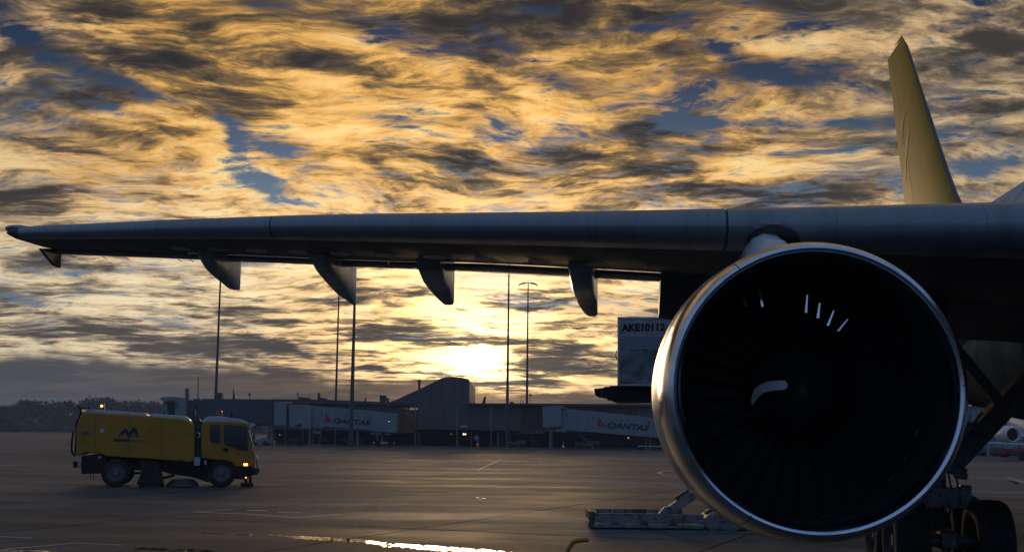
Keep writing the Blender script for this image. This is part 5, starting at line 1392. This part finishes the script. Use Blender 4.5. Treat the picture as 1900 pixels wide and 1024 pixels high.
face(hang, [(1798, 770), (1800, 770), (1802, 822), (1800, 822)], HYY - .3, .2, 'downpipe', M['post']); face(hang, [(1862, 790), (1863, 790), (1863, 822), (1862, 822)], HYY - .3, .2, 'downpipe', M['dark']); face(hang, [(1856, 789), (1866, 790), (1866, 791), (1856, 790)], HYY - .3, .2, 'pipe_arm', M['dark'])
face(hang, [(1832, 822), (1835.5, 822), (1836.5, yb(1836, 140)), (1833.5, yb(1834, 140))], 140, .4, 'blue_post', M['hangar'])
JY = 120.0
jet = thing('parked_jet', 'white twin-jet parked before the hangar, one rear engine and wing in view', 'airplane', base(1955, JY))
jx = jet.location.x
rr = []
for u, r, dz_ in ((-14, .15, -.3), (-13, .9, -.15), (-11, 1.5, 0), (6, 1.65, 0), (10, 1.2, .4), (14, .3, 1.0)):
    rr.append([Vector((1.2 + r * math.cos(a), u, 2.9 + dz_ + r * math.sin(a))) for a in [2 * math.pi * k / 32 for k in range(32)]])
MB().loft(rr).build('fuselage', M['white'], jet, smooth=60)
e = P(1891, 806, JY - 3); ex = e.x - jx
nac = MB().lathe([(-1.6, .58), (-1.72, .66), (-1.6, .74), (-1.0, .82), (.2, .84), (1.4, .66), (1.9, .5), (1.9, .4), (.4, .6), (-1.0, .6)], (ex, 0, e.z), 'y', 32, True).build('engine_pod', M['white'], jet, smooth=50)
MB().lathe([(-1.1, .001), (-1.1, .62), (-1.0, .62), (-1.0, .001)], (ex, 0, e.z), 'y', 24).build('engine_intake', M['black'], nac)
MB().bx(ex + .6, 1.0, -.8, 1.2, e.z - .15, e.z + .15).build('engine_pylon', M['white'], jet)
q = P(1870, 797, JY - 5); MB().sphere((q.x - jx, -1.2, q.z), .16, 10, 8, (1, 3, 1)).build('red_cover', material('red_cover_cloth', (.45, .02, .03), .6), jet, smooth=60)
a_ = P(1811, 821.5, JY - 6); b_ = P(1985, 828, JY - 6)
MB().prism([(a_.x - jx, -5, a_.z), (a_.x - jx, -4.2, a_.z), (.5, -1.5, b_.z - .1), (.5, -6.5, b_.z - .1)], (0, 0, .16)).build('wing', M['white'], jet, bevel=.03)
for x in (ex + .4,): MB().lathe([(0, .001), (0, .4), (.25, .4), (.25, .001)], (x, -2, .4), 'x', 18).build('wheel', M['rubber'], jet); MB().tube([(x, -2, .4), (x, -2, 1.4)], .09, 8).build('leg', M['steel'], jet)
o = tug(1885, 136, 1.5, 'red tug parked under the white jet at the right edge', material('red_tug_paint', (.30, .025, .02), .4)); o['group'] = 'tugs by the hangar'
o = tug(1842, 142, 1.2, 'grey tug parked at the hangar foot beside the blue post', M['clad2']); o['group'] = 'tugs by the hangar'

# ================================================================== trees beyond the grass
M['leaf'] = material('gum_leaves', (0.050, 0.062, 0.036), .7, var=.45, vscale=.35)
M['leaf2'] = material('olive_leaves', (0.062, 0.066, 0.042), .7, var=.45, vscale=.35)
M['bark'] = material('bark', (0.09, 0.075, 0.06), .9, var=.3)
def tree_meshes(seed, H, Wd, n=620):
    rnd = random.Random(seed); lobes = []
    for k in range(9):
        a = rnd.uniform(0, 6.28); r = rnd.uniform(0, Wd * .36); lobes.append(Vector((r * math.cos(a), r * math.sin(a) * .7, H * rnd.uniform(.42, .86))))
    cr = MB(); vs, fs = [], []
    for i in range(n):
        l = rnd.choice(lobes); rad = Wd * .24 * rnd.uniform(.25, 1.05)
        th = rnd.uniform(0, 6.28); cz = rnd.uniform(-.75, 1)
        sr = math.sqrt(max(0, 1 - cz * cz)); c = l + Vector((sr * math.cos(th) * rad, sr * math.sin(th) * rad, cz * rad * .75))
        s = rnd.uniform(.35, .75); ax = Vector((rnd.uniform(-1, 1), rnd.uniform(-1, 1), rnd.uniform(-1, 1))).normalized(); bx_ = ax.orthogonal().normalized() ; cx_ = ax.cross(bx_)
        b = len(vs); vs += [c + bx_ * s, c + cx_ * s * .6, c - bx_ * s, c - cx_ * s * .7]; fs.append((b, b + 1, b + 2, b + 3))
    cr.add(vs, fs); tk = MB().tube([(0, 0, 0), (.1, 0, H * .25), (0, 0, H * .5), (.1, .1, H * .8)], [.35, .28, .2, .08], 7)
    for l in lobes[:6]: tk.tube([(0, 0, H * .3), Vector((l.x * .5, l.y * .5, l.z * .75)), l], [.16, .1, .04], 5)
    return cr, tk
protos = []
for sd_ in range(5):
    H = (11, 12.5, 10.5, 13, 11.5)[sd_]; Wd = (12, 11, 13, 10, 14)[sd_]
    root = thing('gum_tree', '', 'tree', (0, 0, 0), group='trees beyond the grass on the left')
    cr, tk = tree_meshes(40 + sd_, H, Wd); cr.build('crown', M['leaf'] if sd_ % 2 else M['leaf2'], root, fix=False); tk.build('trunk', M['bark'], root, smooth=60)
    protos.append(root)
def tree_label(x, i):
    if x < 130:
        n_ = ORD[[q for q in xs_ if q < 130].index(x)]; return n_ + ' tree from the left edge in the far tree line left of the sweeper'
    if x < 300:
        n_ = ORD[[q for q in xs_ if 130 <= q < 300].index(x)]; return n_ + ' tree from the left in the far line directly above the sweeper'
    n_ = ORD[[q for q in xs_ if q >= 300].index(x)]; return n_ + ' tree from the left of those hidden behind the dark blue jet bridge'
ORD = ['first', 'second', 'third', 'fourth', 'fifth', 'sixth', 'seventh', 'eighth', 'ninth', 'tenth', 'eleventh', 'twelfth']
rnd = random.Random(5); used = set(); n_t = 0
names = []
# skyline heights read from the picture: column -> crown top row
sky_prof = [(-60, 752), (0, 748), (20, 750), (40, 742), (58, 738), (75, 744), (100, 745), (120, 741), (140, 746), (160, 741), (180, 737), (205, 740), (230, 743), (250, 742), (275, 744), (300, 745), (330, 746), (360, 746), (400, 748)]
def sky_y(x):
    return interp(sky_prof, x)
xs_ = [-52, -30, -8, 12, 27, 43, 58, 74, 92, 108, 124, 140, 152, 166, 180, 196, 212, 228, 245, 262, 280, 298, 318, 340, 365]
for i, x in enumerate(xs_):
    src = protos[i % 5]; o = src if src not in used else copy_tree(src); used.add(src)
    Y = 520 + (i * 37 % 50) - 10; H = P(x, sky_y(x) + rnd.uniform(-1, 2), Y).z; base_h = (11, 12.5, 10.5, 13, 11.5)[i % 5]
    k = H / (base_h * .98); o.location = base(x, Y); o.scale = (k * rnd.uniform(.85, 1.1), k, k); o.rotation_euler = (0, 0, rnd.uniform(0, 6.28))
    o['label'] = tree_label(x, i)
# undergrowth below the crowns
o = MB(); rnd = random.Random(9); vs, fs = [], []
for i in range(5200):
    x = rnd.uniform(-300, 20) * 1.0; y = rnd.uniform(500, 560); z = abs(rnd.gauss(0, 2.6)); s = rnd.uniform(.6, 1.5)
    if x > -95: 
        if rnd.random() < .5: continue
    ax = Vector((rnd.uniform(-1, 1), rnd.uniform(-1, 1), rnd.uniform(-1, 1))).normalized(); b1 = ax.orthogonal().normalized(); b2 = ax.cross(b1); c = Vector((x, y, z)); b = len(vs)
    vs += [c + b1 * s, c + b2 * s * .7, c - b1 * s, c - b2 * s * .7]; fs.append((b, b + 1, b + 2, b + 3))
tag(o.add(vs, fs).build('undergrowth', M['leaf'], fix=False), 'dense dark undergrowth below the far tree line', 'undergrowth', kind='stuff')
o = thing('earth_mound', 'dark low bush mound on the grass at the far left edge', 'bush', (P(3, 790, 445).x, 445, 0)); rr = []
mb = MB(); vs, fs = [], []; rnd = random.Random(3)
for i in range(500):
    a = rnd.uniform(0, 6.28); e_ = math.asin(rnd.uniform(0, 1)); r_ = rnd.uniform(.75, 1.05); c = Vector((6 * r_ * math.cos(a) * math.cos(e_), 3 * r_ * math.sin(a) * math.cos(e_), 4.6 * r_ * math.sin(e_))); s = rnd.uniform(.4, .8)
    ax = Vector((rnd.uniform(-1, 1), rnd.uniform(-1, 1), rnd.uniform(-1, 1))).normalized(); b1 = ax.orthogonal().normalized(); b2 = ax.cross(b1); b = len(vs); vs += [c + b1 * s, c + b2 * s, c - b1 * s, c - b2 * s]; fs.append((b, b + 1, b + 2, b + 3))
mb.add(vs, fs).build('foliage', M['leaf'], o, fix=False); MB().tube([(0, 0, 0), (0, 0, 2)], .3, 6).build('stem', M['bark'], o)
o.name = 'bush'

# ================================================================== thin dusk haze
hz = bpy.data.materials.new('haze_air'); hz.use_nodes = True; nt = hz.node_tree; nt.nodes.clear()
pv = nt.nodes.new('ShaderNodeVolumePrincipled'); pv.inputs['Color'].default_value = (0.80, 0.86, 0.92, 1); pv.inputs['Density'].default_value = 0.00045; pv.inputs['Anisotropy'].default_value = 0.0
om = nt.nodes.new('ShaderNodeOutputMaterial'); nt.links.new(pv.outputs[0], om.inputs['Volume'])
tag(MB().bx(-2600, 2600, -700, 4600, -1.2, 26).build('haze', hz), kind='stuff')
